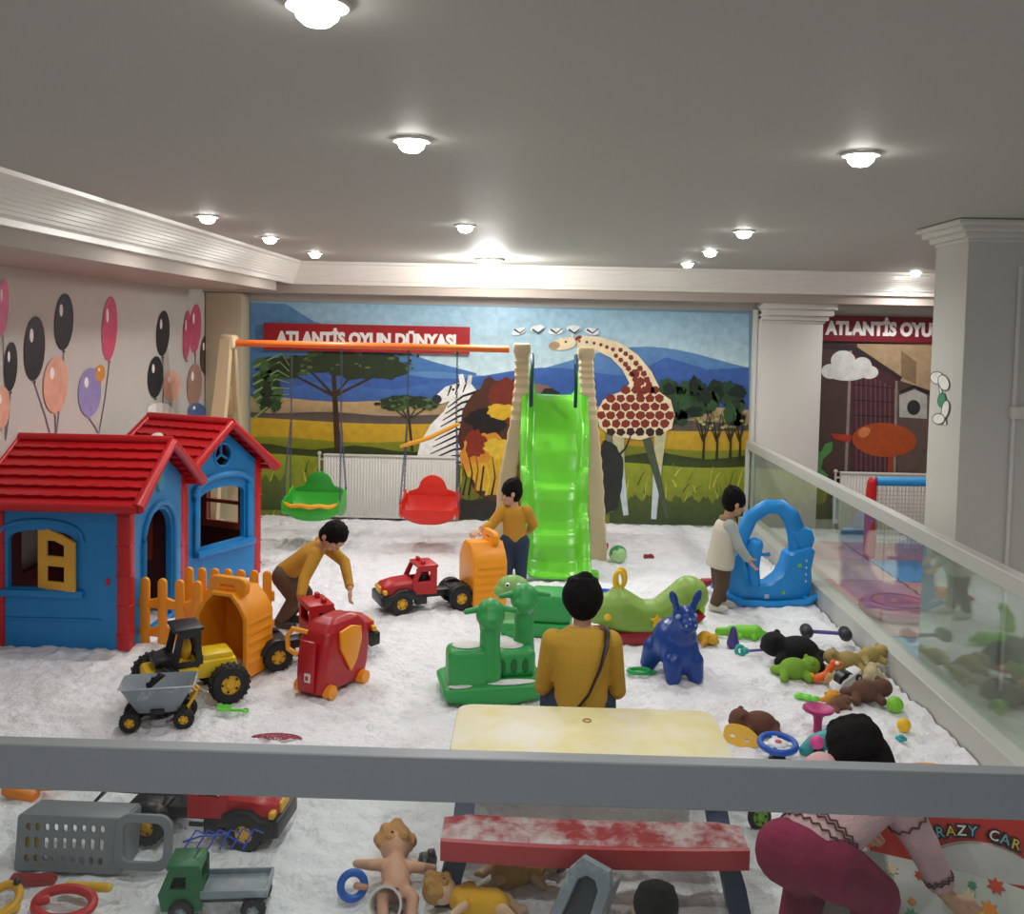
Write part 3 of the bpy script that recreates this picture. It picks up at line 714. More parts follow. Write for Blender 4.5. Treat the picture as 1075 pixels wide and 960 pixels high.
for (x, y) in ((.2, -.40), (.27, -.46), (.12, -.46), (.22, -.5), (-.1, -.25), (-.16, -.2)):
    k = -y/(.48); z = 1.36-(1.36-1.0)*k+.03; rb.ell((x, y, z), (.06, .04, .014), (.62, 0, .3))
rb.build('sand_patch', hb, remesh=.008, smooth=2)['kind'] = 'stuff'
def clump(loc, r, label, seed):
    rr = random.Random(seed); b = MB(m_sandb)
    for k in range(7): b.ell((rr.uniform(-r, r), rr.uniform(-r, r)*.6, rr.uniform(0, .012)), (r*rr.uniform(.3, .6), r*rr.uniform(.25, .5), .014))
    o = b.build('sand_clump', remesh=.008, smooth=2); o.location = loc; tag(o, label, 'sand clump', kind='stuff'); return o
# ---------------------------------------------------------------- picket fence
def fence(label, p0, p1, n, h, group=None):
    d = V(p1)-V(p0); L = d.length; t = thing('picket_fence', label, 'fence', p0, math.atan2(d.y, d.x), group)
    for k in range(n):
        x = L*(k+.5)/n; b = MB(m_orange); w = .062
        b.prism([(x-w/2, 0), (x+w/2, 0)]+arc(x, h-w/2, w/2, 0, 180, 8), .028, bev=.007); b.build('picket', t)
    for z in (.09, h*.62):
        b = MB(m_orange); b.prism([(0, z-.035), (L, z-.035)]+[(L-L*i/24, z+.03+.012*sin(i*pi/24*n)) for i in range(25)], .03, T((0, .012, 0)), bev=.006); b.build('rail', t)
    return t
f0 = G(140, 672); fence('orange picket fence panel right in front of the arched playhouse doorway', (f0.x+.04, f0.y-.04, -.01), (f0.x+.54, f0.y-.12, -.01), 4, .46)
fence('orange picket fence panel behind and right of the other, below the square playhouse window', (-2.42, 6.56, -.01), (-1.76, 6.5, -.01), 7, .47)

# ================================================================ SWING SET AND SLIDE
m_beigep = mat('beige_plastic', '#d2bd98', .45, var=.06, vscale=5)
m_tan = mat('tan_plastic', '#a5855e', .5)
m_beam = mat('orange_tube', '#f07832', .35)
BY, BZ = 9.3, 1.99
bl = P(246, 359, BY); brt = P(541, 369, BY)
t = thing('swing_frame', 'swing frame with orange crossbar and beige A-shaped end leg beside the pier', 'swing frame', (bl.x, BY, 0))
Lb = brt.x-bl.x-.06
b = MB(m_beam); b.cone((-.02, 0, BZ), (Lb, 0, BZ-.005), .034, seg=20); b.build('crossbar', t)
for s in (-1, 1):
    b = MB(m_beigep); b.loft([[V((x, s*y, z)) for x, y in ((-.11+e, c-.05), (-.01+e*.0, c-.05), (-.01, c+.05), (-.11+e, c+.05))] for c, z, e in ((.05, BZ+.04, 0), (.16, BZ-.5, -.02), (.34, .9, -.05), (.5, .0, -.09))])
    b.build('leg', t)
b = MB(m_tan); b.box((-.07, 0, 1.42), (.05, .32, .30), bev=.02); b.build('brace', t)
b = MB(m_tan); b.box((-.08, 0, .62), (.05, .66, .08), bev=.02); b.build('brace', t)
b = MB(m_beigep); b.box((-.05, 0, BZ+.01), (.14, .2, .14), bev=.03); b.build('leg_head', t)
def chain_mb(b, p0, p1, link=.036):
    p0 = V(p0); p1 = V(p1); d = p1-p0; n = max(2, int(d.length/(link*.72))); q = d.to_track_quat('Z', 'Y').to_matrix().to_4x4()
    for k in range(n):
        p = p0+d*(k+.5)/n; b.M = T(p) @ q @ RZ(pi/2*(k % 2)+.4) @ RX(pi/2)
        pts = [V((cos(2*pi*i/8)*.0085, sin(2*pi*i/8)*link*.5, 0)) for i in range(8)]; b.tubeM(pts, .0035, V((0, 0, 1)), 5)
    b.M = Matrix.Identity(4)
m_chain = mat('chain_blue', '#4a5578', .5); m_chaing = mat('chain_grey', '#5c5e66', .45, .3)
def swing(label, cx_px, y_px, seatmat, backmat, barmat, bar_up, sx0, sx1, name='toddler_swing'):
    c = P(cx_px, y_px, BY-.15); x0 = P(sx0, 430, BY).x-c.x; x1 = P(sx1, 430, BY).x-c.x
    t = thing(name, label, 'swing', (c.x, BY-.0, c.z), 0, 'toddler swings hanging from the crossbar'); W = .27
    b = MB(seatmat)      # bucket: U profile swept from side to side
    secs = []
    for i in range(15):
        u = -1+2*i/14; k = abs(u)**3
        prof2 = [(-.20, .13), (-.20, .03+.05*k), (-.16, -.02+.06*k), (-.02, -.035+.08*k), (.10, -.02+.08*k), (.15, .06+.06*k), (.17, .24-.01*k)]
        secs.append([V((u*W*(.78+.22*min(1, (z+.05)/.2)), y, z)) for y, z in prof2])
    b.shell(secs, .012)
    for s in (-1, 1):
        b.loft([[V((s*(W-.01), y, z)), V((s*(W+.012), y, z)), V((s*(W+.012), y, z2)), V((s*(W-.01), y, z2))] for y, z, z2 in ((-.21, .08, .17), (-.12, .03, .2), (.05, .02, .21), (.16, .06, .27))])
    b.build('seat', t)
    b = MB(backmat); b.prism([(-.24, .16), (.24, .16), (.24, .25), (.15, .28)]+arc(0, .29, .135, 8, 172, 12, .13)+[(-.15, .28), (-.24, .25)], .03, T((0, .17, 0)), bev=.01); b.build('backrest', t)
    b = MB(barmat)
    if bar_up:
        b.tube([(-.30, -.03, .72), (-.2, -.06, .76), (-.1, -.08, .79), (0, -.1, .83), (.1, -.1, .88), (.2, -.08, .93), (.27, -.03, .96)], [.016, .022, .02, .024, .02, .022, .016])
    else:
        b.tube([(-.27, -.16, .15), (-.18, -.22, .13), (-.09, -.235, .145), (0, -.24, .13), (.09, -.235, .145), (.18, -.22, .13), (.27, -.16, .15)], [.018, .022, .02, .024, .02, .022, .018])
    b.build('safety_bar', t)
    top = BZ-.035-c.z
    for s, xx in ((-1, x0), (1, x1)):
        b = MB(m_chaing); chain_mb(b, (xx, 0, top), (xx*.9+s*W*.1, 0, .95)); b.ell((xx, 0, top-.02), .018); b.build('upper_chain', t)
        b = MB(m_chain); chain_mb(b, (xx*.9+s*W*.1, 0, .95), (s*(W+.01), -.17, .17)); chain_mb(b, (xx*.9+s*W*.1, 0, .95), (s*(W+.01), .13, .25)); b.build('lower_chains', t)
    return t
m_sg = mat('swing_green', '#3fb63a', .35); m_sg2 = mat('swing_green_dark', '#2f9a34', .4); m_sr = mat('swing_red', '#e0301f', .35); m_sy = mat('swing_yellow', '#f2a92a', .4)
swing('green toddler swing with orange-yellow front bar lowered', 327, 545, m_sg, m_sg2, m_sy, False, 306, 358)
swing('red toddler swing with its yellow bar lifted up the chains', 450, 549, m_sr, m_sr, m_sy, True, 428, 479)

# slide with its two palm-trunk posts
t = thing('slide', 'lime green wavy slide between two ringed beige posts', 'slide', (.23, 8.2, 0))
ox, oy = .23, 8.2
path = [(583, 609, 8.15, 0.0), ]
prof3 = [(-.06, .035), (.04, .05), (.12, .14), (.17, .27), (.22, .345), (.30, .375), (.36, .46), (.41, .62), (.46, .72), (.55, .755), (.62, .86), (.70, 1.04), (.78, 1.12), (.86, 1.2), (.96, 1.4), (1.04, 1.5), (1.12, 1.53), (1.32, 1.53)]
# waves of the chute
secs = []; n = 68
def sl(u):
    k = u*(len(prof3)-1); j = min(len(prof3)-2, int(k)); f = k-j
    return prof3[j][0]*(1-f)+prof3[j+1][0]*f, prof3[j][1]*(1-f)+prof3[j+1][1]*f
for i in range(n+1):
    u = i/n; y, z = sl(u); pass
    hw = .255+.012*cos(u*9); rim = .15 if u > .1 else .05+u
    if u > .9: rim = .15+.9*(u-.9)
    secs.append([V((x, y, z+dz)) for x, dz in ((-hw-.045, rim-.05), (-hw-.04, rim), (-hw-.012, rim+.008), (-hw+.01, rim-.02), (-hw+.035, .03), (-hw+.07, 0), (-.1, -.008), (0, -.01), (.1, -.008), (hw-.07, 0), (hw-.035, .03), (hw-.01, rim-.02), (hw+.012, rim+.008), (hw+.04, rim), (hw+.045, rim-.05))])
b = MB(m_lime); b.shell(secs, -.018); b.build('chute', t, sharp=60)
for s, pts in ((-1, [(P(522, 600, 9.1), .085), (P(533, 500, 9.15), .085), (P(544, 440, 9.2), .08), (P(548, 400, 9.25), .075), (P(548, 368, 9.28), .072)]), (1, [(P(628, 583, 9.1), .085), (P(624, 500, 9.15), .085), (P(619, 440, 9.2), .08), (P(616, 400, 9.25), .075), (P(615, 372, 9.28), .072)])):
    b = MB(m_beigep); N = 34; rings = []; 
    for k in range(N+1):
        u = k/N*(len(pts)-1); j = min(len(pts)-2, int(u)); f = u-j; p = pts[j][0].lerp(pts[j+1][0], f); r = pts[j][1]*(1-f)+pts[j+1][1]*f
        if k == 0: p = V((p.x, p.y, -.02))
        r2 = r*(1.0 if k % 2 else .88); wd = 1.0
        rings.append([V((p.x-ox+x*r2, p.y-oy+y*r2*1.2, p.z)) for x, y in ((-1, -.8), (-.8, -1), (.8, -1), (1, -.8), (1, .8), (.8, 1), (-.8, 1), (-1, .8))])
    b.loft(rings); tp = pts[-1][0]
    b.box((tp.x-ox, tp.y-oy, tp.z+.015), (.17, .2, .11), bev=.03); b.build('post', t, sharp=25)
    b = MB(mat('navy_tube', '#173a4a', .4)); x = (tp.x-ox)-s*.10
    b.tube([(x, .98, BZ-.05), (x-s*.005, .85, 1.85), (x, .8, 1.66), (x, .84, 1.45)], .018); b.build('handrail', t)
    b = MB(mat('ladder_orange', '#c2401f', .4)); b.box((s*.30, 1.62, .72), (.05, .08, 1.5), (.12, 0, 0), bev=.012); b.build('ladder_side', t)
b = MB(m_tan)
for k in range(5): b.cone((-.3, 1.72-.045*k, .2+k*.28), (.3, 1.72-.045*k, .2+k*.28), .02)
b.build('ladder_rungs', t)
b = MB(m_beigep); b.box((0, 1.4, 1.5), (.6, .3, .04), bev=.01); b.build('platform', t)
b = MB(m_lime); b.box((.33, .10, .03), (.14, .1, .08), bev=.02); b.build('foot_clip', t)

# ================================================================ KIDS' PICNIC TABLE
tc_ = V((.27, 3.95, 0))
t = thing('picnic_table', 'small picnic table with dusty yellow top, red benches and navy legs', 'picnic table', tc_, -.0)
m_ty = mat('table_yellow', '#dfd497', .5, c2='#e2dfcd', c2scale=3.0, c2lo=.36, c2hi=.6)
m_tr = mat('bench_red', '#a3343a', .5, c2='#cdbcbc', c2scale=9, c2lo=.42, c2hi=.62)
m_trs = mat('bench_red_side', '#b02a30', .4)
m_navy = mat('navy_plastic', '#1c2a4c', .42)
b = MB(m_ty); b.prism(rrect(-.565, -.26, .565, .26, .07, 5), .045, T((0, -.04, .47)) @ RX(pi/2) , bev=.012)
b.use(mat('parasol_hole', '#a88a3a', .6)).torus((0, .06, .494), .016, .004); b.build('table_top', t)
for s, w in ((-1, 1.14), (1, 1.14)):
    b = MB(m_tr); y = s*.42
    secs = []
    for i in range(13):
        u = -1+2*i/12; x = u*w/2; bow = -s*.0+ (.03*(1-u*u))*(-1 if s < 0 else 1)*.8; e = .012*(abs(u) > .98)
        secs.append([V((x, y+bow+q[0]*(1-.15*(abs(u) > .98)), .235+q[1]-e)) for q in ((-.085, -.02), (-.095, .0), (-.09, .035), (-.075, .045), (.075, .045), (.09, .035), (.095, 0), (.085, -.02))])
    b.use(m_tr).loft(secs)
    b.build('bench_seat', t, sharp=30)
    b = MB(m_trs); b.loft([[V((p[0]*1.0, y+s*.095+(.03*(1-(p[0]/(w/2))**2))*.8*s+q[0]*s, .235+q[1])) for q in ((0, -.05), (.012, -.045), (.012, .03), (0, .036))] for p in [(-w/2+w*i/12,) for i in range(13)]]); b.build('bench_apron', t)
for sx in (-1, 1):
    for sy in (-1, 1):
        b = MB(m_navy)
        b.loft([[V((sx*(.50+dx)+a*.04, sy*yy+c*.05, z)) for a, c in ((-1, -1), (1, -1), (1, 1), (-1, 1))] for dx, yy, z in ((0, .13, .47), (-.01, .2, .34), (.0, .3, .24), (.0, .40, .2), (.03, .44, .1), (.05, .46, 0.0))]); b.build('leg', t)
    b = MB(m_navy); b.box((sx*.5, 0, .25), (.06, .5, .07), bev=.015); b.build('side_brace', t)

# ================================================================ RIDE-ONS
def eye(b, c, r, d=(0, -1, 0)):
    d = V(d).normalized(); b.use(mat('eye_white', '#f0f0ee', .3)).ell(c, r); b.use(mat('eye_black', '#101012', .25)).ell(V(c)+d*r*.6, r*.6)
# green double rocker with two animal heads
m_rg = mat('rocker_green', '#35a052', .42, var=.08, vscale=5); m_rg2 = mat('turtle_green', '#7fae5e', .45, var=.08)
p = G(512, 742); t = thing('double_rocker', 'green plastic double rocker with two animal-shaped seats, left of the seated woman', 'rocker', (p.x, p.y+.22, .0), R(12))
b = MB(m_rg)
b.prism([(-.30, .05), (-.27, .015), (-.12, -.015), (.12, -.015), (.27, .015), (.33, .06), (.31, .10), (.22, .11), (-.24, .11), (-.30, .09)], .40, T((0, 0, 0)), bev=.03); b.build('base', t, remesh=.012, smooth=3)
b = MB(m_rg)
b.box((-.15, -.07, .19), (.24, .20, .25), bev=.04); b.box((-.02, -.07, .17), (.12, .17, .18), bev=.04); b.build('front_body', t, remesh=.011, smooth=4)
b = MB(m_rg); b.box((.14, .04, .185), (.26, .24, .17), bev=.04); b.build('rear_seat', t, remesh=.011, smooth=4)
b = MB(mat('rocker_hollow', '#1d6d36', .5))  # darker green insets paint the shade inside the oval seat holes
for x in (.06, .13, .20): b.ell((x, -.079, .18), (.022, .006, .045))
b.build('slots', t)
for (x, y, z0) in ((-.02, -.10, 0), (.22, .09, .03)):
    b = MB(m_rg)
    b.chain([(x, y, .15), (x, y, .30+z0), (x, y, .42+z0), (x, y, .50+z0)], [.075, .062, .06, .078])
    b.ell((x, y, .505+z0), (.088, .085, .092)); b.ell((x-.01, y-.05, .48+z0), (.07, .06, .055)); b.ell((x, y, .43+z0), (.066, .066, .05))
    b.build('animal_head', t, remesh=.010, smooth=3)
    for s in (-1, 1): b = MB(m_rg); b.cap((x+s*.07, y, .535+z0), (x+s*.145, y-.01, .525+z0), .020, .016); b.build('grip', t)
b = MB(m_sandb); b.ell((-.15, -.07, .318), (.09, .07, .010)); b.ell((.12, .04, .272), (.09, .08, .010)); b.ell((.1, -.15, .112), (.15, .04, .010)); b.ell((-.2, -.17, .108), (.07, .03, .008))
b.build('sand_dusting', t)['kind'] = 'stuff'
# pale turtle headed rocker behind
p = G(560, 668); t = thing('turtle_rocker', 'pale green turtle-headed ride-on behind the double rocker', 'rocker', (p.x+.02, p.y+.1, 0), R(-6))
b = MB(m_rg2); b.ell((-.17, -.04, .33), (.12, .09, .085)); b.ell((-.24, -.06, .30), (.07, .07, .05)); b.chain([(-.12, 0, .3), (-.06, 0, .18), (0, 0, .12)], [.07, .08, .1]); b.build('head', t, remesh=.01, smooth=3)
b = MB(m_rg); b.box((.1, .02, .20), (.34, .3, .22), bev=.06); b.box((.0, .02, .05), (.5, .34, .1), bev=.03); b.build('shell_body', t)
b = MB(m_rg)
for x in (-.16, .2): b.box((x, -.12, .02), (.1, .1, .05), bev=.02); b.box((x, .16, .02), (.1, .1, .05), bev=.02)
b.build('foot', t)
b = MB(); eye(b, (-.2, -.115, .36), .017); eye(b, (-.12, -.115, .36), .017); b.build('eyes', t)
# crocodile-like rocker
p0, p1 = G(633, 683), G(735, 668)
t = thing('caterpillar_rocker', 'light green hump-backed rocker with yellow ring handle and dark red underside', 'rocker', ((p0.x+p1.x)/2, p0.y+.26, 0), R(8), rot=None)
m_cg = mat('croc_green', '#86ab45', .42, var=.07)
b = MB(m_cg)
b.chain([(-.40, 0, .22), (-.24, 0, .23), (-.1, 0, .17), (.05, 0, .17), (.16, 0, .24), (.26, 0, .33)], [.1, .14, .12, .12, .13, .125]); b.ell((.27, -.02, .33), (.125, .12, .12)); b.ell((-.25, 0, .32), (.07, .07, .07)); b.ell((-.05, 0, .13), (.34, .13, .08))
b.build('body', t, remesh=.012, smooth=4)
b = MB(mat('rocker_dark_red', '#9c2430', .42)); b.prism([(-.38, .03), (-.3, .0), (-.1, -.01), (.1, .02), (.26, .09), (.36, .19), (.33, .22), (.2, .16), (0, .10), (-.2, .08), (-.4, .08)], .23, T((0, -.0, 0)), bev=.02); b.build('rocker_base', t)
b = MB(m_yellow); b.torus((-.25, -.02, .43), .065, .015, (pi/2, 0, 0), sc=(.5, 1, 1)); b.torus((-.22, .05, .43), .065, .015, (pi/2, 0, 0), sc=(.5, 1, 1)); b.build('handle', t)
b = MB(m_yellow); b.M = T((-.0, -.135, .17)); b.prism([((.026 if i % 2 else .05)*cos(pi*i/5+.3), (.026 if i % 2 else .05)*sin(pi*i/5+.3)) for i in range(10)], .02); b.M = Matrix.Identity(4); b.ell((-.34, -.1, .2), (.03, .02, .03)); b.build('star_emblem', t)
# blue bouncing animal
p = G(713, 716); t = thing('bouncy_animal', 'dark blue inflatable bouncing animal with pointed ears', 'bouncy animal', (p.x, p.y+.12, .0), R(14))
m_bb = mat('bouncer_blue', '#163f8e', .3, var=.08, spec=.5)
b = MB(m_bb); b.ell((0, .04, .20), (.145, .18, .16)); b.ell((0, -.06, .17), (.12, .10, .15)); b.chain([(0, -.06, .27), (0, -.09, .34), (0, -.12, .40)], [.10, .08, .07]); b.ell((0, -.165, .375), (.058, .07, .052)); b.ell((0, -.1, .42), (.078, .065, .058))
for sx in (-1, 1):
    b.chain([(sx*.065, -.10, .12), (sx*.075, -.125, .03)], [.07, .052]); b.chain([(sx*.10, .12, .14), (sx*.135, .14, .04)], [.08, .056])
b.ell((0, .2, .2), (.05, .04, .05)); b.build('body', t, remesh=.01, smooth=4)
for sx in (-1, 1):
    b = MB(m_bb); b.cone((sx*.05, -.1, .45), (sx*.09, -.11, .56), .024, .014); b.ell((sx*.078, -.107, .525), (.026, .014, .05), (0, sx*.4, 0)); b.build('ear', t)
b = MB(mat('bouncer_eye', '#8fb0d8', .4))
for sx in (-1, 1): b.ell((sx*.055-.01, -.155, .425), (.017, .012, .014)); b.ell((sx*.03-.01, -.225, .385), (.008, .006, .008))
b.build('eyes', t)
# big blue arch rocker
p = G(822, 640); t = thing('arch_rocker', 'big blue plastic rocker with tall arched hoop beside the side glass', 'rocker', (p.x-.07, p.y+.25, .0), R(8), sc=.93)
m_ab = mat('arch_blue', '#2290dc', .36, var=.08)
b = MB(m_ab)
b.tube([(-.27, 0, .40), (-.255, 0, .56), (-.17, 0, .74), (-.03, 0, .83), (.1, 0, .83), (.2, 0, .74), (.255, 0, .60), (.28, 0, .45)], [.05, .048, .044, .042, .044, .05, .055, .06], seg=12, flat=1.6); b.build('hoop', t)
b = MB(m_ab); b.loft([[V((-.36+x, y, z)) for x, y in ((0, -.11), (.11, -.11), (.11, .11), (0, .11))] for z, in ((.08,),)]+[[V((dx+x*w_, y, z)) for x, y in ((0, -.11), (.11, -.11), (.11, .11), (0, .11))] for z, dx, w_ in ((.25, -.37, .9), (.42, -.33, .9), (.46, -.30, .6))]); b.build('left_back', t)
b = MB(m_ab)
b.prism([(-.40, .10), (-.3, .02), (0, -.02), (.28, .0), (.36, .07), (.37, .2), (.36, .30), (.39, .46), (.34, .50), (.22, .46), (.16, .42), (.14, .34), (.09, .24), (.0, .17), (-.12, .15), (-.2, .18), (-.22, .3), (-.26, .42), (-.34, .42), (-.38, .3)], .24, bev=.03); b.build('tub', t)
b = MB(m_ab); b.chain([(-.14, -.03, .12), (-.16, -.03, .30), (-.15, -.03, .44), (-.13, -.03, .50)], [.07, .07, .075, .07]); b.build('animal_post', t, remesh=.012, smooth=2)
b = MB(m_ab); b.cone((-.25, -.05, .42), (-.02, -.05, .42), .014); b.ell((-.25, -.05, .42), .02); b.ell((-.02, -.05, .42), .02); b.build('grip_bar', t)
b = MB(m_ab); b.prism([(.20, .62), (.30, .66), (.37, .64), (.40, .56), (.38, .48), (.33, .44), (.26, .46)], .16, bev=.03); b.build('head_ornament', t)
b = MB(m_ab)
for s in (-1, 1): b.tube([(-.44, s*.17, .1), (-.3, s*.17, .03), (0, s*.17, .01), (.3, s*.17, .03), (.42, s*.17, .1)], .03)
for x in (-.3, .3): b.cone((x, -.17, .04), (x, .17, .04), .03)
b.build('runners', t)
b = MB(mat('decal', '#7fc26a', .4)); b.box((.24, -.125, .34), (.035, .006, .03)); b.box((.1, -.125, .1), (.03, .006, .03)); b.use(mat('decal2', '#c9d8e8', .4)); b.box((-.05, -.125, .07), (.04, .006, .035))
for k in range(4): b.box((.3, -.125, .2+k*.06), (.012, .006, .02))
b.build('stickers', t)
# red elephant ride-on case
p = G(334, 728); t = thing('elephant_ride_on', 'red elephant-shaped ride-on with yellow ears, handle and wheels', 'ride-on toy', (p.x+.05, p.y+.09, 0), R(-28), sc=.87)
m_er = mat('elephant_red', '#b01820', .34, var=.07)
b = MB(m_er)
b.loft([[V((x*wd, y, z)) for x, y in ((-1, y0+.03), (-.75, y0), (.75, y0), (1, y0+.03), (1, y1-.03), (.75, y1), (-.75, y1), (-1, y1-.03))] for z, wd, y0, y1 in ((.03, .10, -.22, .24), (.05, .115, -.23, .26), (.14, .125, -.225, .28), (.26, .13, -.21, .29), (.36, .13, -.19, .28), (.43, .12, -.16, .25), (.48, .10, -.10, .20), (.505, .06, -.04, .14))], ); b.build('body', t, remesh=.010, smooth=6)
b = MB(m_er); b.box((0, -.235, .22), (.13, .03, .34), (-.05, 0, 0), bev=.012); b.build('trunk', t)
for s in (-1, 1):
    b = MB(m_orange); b.M = T((s*.14, .05, .33)) @ RZ(pi/2); b.prism([(-.12, .1), (.0, .12), (.1, .09), (.11, .0), (.06, -.13), (.0, -.2), (-.05, -.12), (-.11, -.02)], .025, bev=.008); b.M = Matrix.Identity(4); b.build('ear', t)
b = MB(m_orange); b.tube([(-.06, -.16, .42), (-.16, -.2, .44), (-.2, -.21, .38), (-.19, -.21, .30), (-.12, -.19, .26)], .018); b.build('handle', t)
for x in (-1, 1):
    for y in (-.15, .2):
        b = MB(m_orange); b.cone((x*.10, y, .045), (x*.155, y, .045), .05, .044, 20); b.build('wheel', t)
b = MB(mat('elephant_label', '#d8d6d0', .5)); b.box((0.02, -.254, .15), (.05, .012, .06), bev=.004); b.use(m_er).box((.02, -.262, .15), (.02, .006, .025)); b.build('label_sticker', t)
b = MB(); eye(b, (-.07, -.15, .40), .014); eye(b, (.07, -.15, .40), .014); b.build('eyes', t)

# ================================================================ TOY TRUCKS
m_tyre = mat('toy_tyre', '#1a1a1c', .6, bump=.4, bscale=90); m_hub = mat('hub_yellow', '#e3ae24', .4); m_win = mat('window_dark', '#2a2d33', .25)
def wheel(t, x, y, r, w=.05, name='wheel', hub=None):
    s = 1 if y > 0 else -1; b = MB(m_tyre)
    M = T((x, y, r)) @ RX(pi/2)
    b.M = M; b.lathe([(r*.5, -w/2), (r*.9, -w/2), (r, -w*.35), (r, w*.35), (r*.9, w/2), (r*.5, w/2)], closed=True, seg=28)
    for k in range(20): b.box((r*cos(2*pi*k/20), r*sin(2*pi*k/20), 0), (r*.1, r*.12, w*.8), (0, 0, 2*pi*k/20))
    o = b.build(name, t)
    h = MB(hub or m_hub); h.M = M; h.lathe([(0, -w*.42), (r*.2, -w*.44), (r*.3, -w*.3), (r*.5, -w*.34), (r*.5, -w*.45), (r*.52, w*.45), (r*.5, w*.34), (r*.3, w*.3), (r*.2, w*.44), (0, w*.42)], seg=24)
    h.use(m_black)
    for k in range(5): 
        for q in (-1, 1): h.cone((r*.4*cos(2*pi*k/5), r*.4*sin(2*pi*k/5), q*w*.3), (r*.4*cos(2*pi*k/5), r*.4*sin(2*pi*k/5), q*w*.36), r*.07, seg=8)
    h.build('hub', o)
    return o
def truck(label, loc, rz, bed=True, bedrz=0, red='#b81a22', deck=False, group=None, sc=1):
    t = thing('toy_dump_truck', label, 'toy truck', loc, rz, group, sc); mr = mat('cab_red', red, .35)
    b = MB(m_black); b.box((-.08, 0, .13), (.62, .12, .06), bev=.012); b.box((-.30, 0, .15), (.2, .2, .05), bev=.012); b.box((.06, .11, .11), (.1, .06, .08), bev=.012); b.box((.06, -.11, .11), (.1, .06, .08), bev=.012)
    b.box((-.02, -.145, .125), (.07, .01, .02)); b.build('chassis', t)
    b = MB(m_black)      # front mudguards and bumper
    for s in (-1, 1): b.prism([(.09, .12), (.11, .18), (.17, .205), (.25, .2), (.30, .16), (.37, .16), (.37, .08), (.33, .07), (.30, .12), (.25, .155), (.19, .155), (.15, .12)], .085, T((0, s*.115, 0)), bev=.01)
    b.box((.375, 0, .12), (.04, .3, .09), bev=.015); b.build('mudguard', t)
    for s in (-1, 1):
        b = MB(m_black); b.prism(arc(-.28, .085, .115, 15, 165, 10)+arc(-.28, .085, .095, 165, 15, 10), .07, T((0, s*.12, 0)), bev=.004); b.build('rear_mudguard', t)
    b = MB(mr); b.loft([[V((x, y*w_, z)) for y, z in ((-1, z0), (-1, z1-.02), (-.8, z1), (.8, z1), (1, z1-.02), (1, z0))] for x, w_, z0, z1 in ((.12, .12, .15, .265), (.25, .115, .15, .255), (.345, .105, .14, .235), (.37, .09, .14, .215))]); b.build('bonnet', t)
    b = MB(mr)
    for s in (-1, 1):
        b.plate([(-.07, .15), (.12, .15), (.13, .26), (.08, .36), (-.07, .36)], [[(-.02, .25), (.095, .25), (.06, .335), (-.02, .335)]], .02, T((0, s*.12, 0)), bev=.003)
    b.plate([(-.12, .15), (.12, .15), (.12, .36), (-.12, .36)], [[(-.09, .25), (.09, .25), (.09, .34), (-.09, .34)]], .02, T((-.065, 0, 0)) @ RZ(pi/2), bev=.003)
    b.box((.0, 0, .37), (.17, .26, .025), bev=.008); b.cone((.125, -.12, .26), (.075, -.12, .36), .008); b.cone((.125, .12, .26), (.075, .12, .36), .008)
    b.build('cab', t)
    for y in (-.07, .07):
        if not deck: b = MB(mr); b.box((.03, y, .395), (.03, .05, .035), bev=.008); b.build('roof_light', t)
    b = MB(m_black); b.box((.02, .05, .25), (.04, .07, .12), bev=.01); b.box((.02, -.05, .25), (.04, .07, .12), bev=.01); b.build('seat', t)
    b = MB(m_hub); b.box((.373, 0, .19), (.02, .13, .055), bev=.006); b.box((.355, .12, .185), (.03, .05, .035), bev=.008); b.box((.355, -.12, .185), (.03, .05, .035), bev=.008); b.build('headlights', t)
    for x in (.22, -.28):
        for y in (-.125, .125): wheel(t, x, y, .09, .06)
    if bed:
        b = MB(m_orange)      # dump bed tipped up on end, open face towards local -x
        H, W, D = .50, .36, .28
        outl = [(-W/2, 0), (W/2, 0), (W/2, H*.72), (W*.36, H*.88), (W*.2, H), (-W*.2, H), (-W*.36, H*.88), (-W/2, H*.72)]
        inn = [(x*.9, .02+z*.94) for x, z in outl]
        BR = T((-.52, 0, 0)) @ RZ(bedrz) @ T((.52, 0, 0)); b.M = BR; Mb = T((-.52, 0, .02)) @ RZ(pi/2)
        for k in range(1): b.plate(outl, [inn], D, Mb, bev=.006)
        b.prism(outl, .016, T((-.52+D/2, 0, .02)) @ RZ(pi/2), bev=.004)
        for z in (.1, .16, .22, .28, .34, .40):
            for s in (-1, 1): b.box((-.52, s*(W/2+.004)*(1 if z < .36 else .88), z), (D*.86, .014, .026), bev=.005)
        b.build('dump_bed', t)
        b = MB(m_orange); b.M = BR; b.plate(rrect(-.13, 0, .13, .10, .04), [rrect(-.06, .04, .06, .07, .012)], .05, T((-.58, 0, H+.0)) @ RZ(pi/2), bev=.01); b.build('bed_lip', t)
        b = MB(m_sandb); b.M = BR; b.ell((-.58, 0, .04), (.1, .13, .05)); b.build('sand_load', t)['kind'] = 'stuff'
    if deck:
        b = MB(m_dark); b.box((-.28, -.1, .25), (.42, .02, .03), bev=.006); b.box((-.28, .1, .25), (.42, .02, .03), bev=.006)
        for x in (-.46, -.36, -.24, -.12): b.box((x, 0, .25), (.025, .2, .025), (0, 0, .3), bev=.005)
        b.box((-.09, 0, .27), (.05, .24, .16), bev=.012); b.loft([[V((-.5, y, z)) for y, z in ((-.12, .24), (.12, .24), (.12, .26), (-.12, .26))], [V((-.56, y, z)) for y, z in ((-.12, .17), (.12, .17), (.12, .19), (-.12, .19))]]); b.build('tipping_frame', t)
    return t
pa = G(442, 644)
truck('red-cab toy truck with tipped orange bed, held by the boy near the slide', (pa.x-.0, pa.y+.14, 0), R(180+24), sc=.95)
pb = G(350, 697)
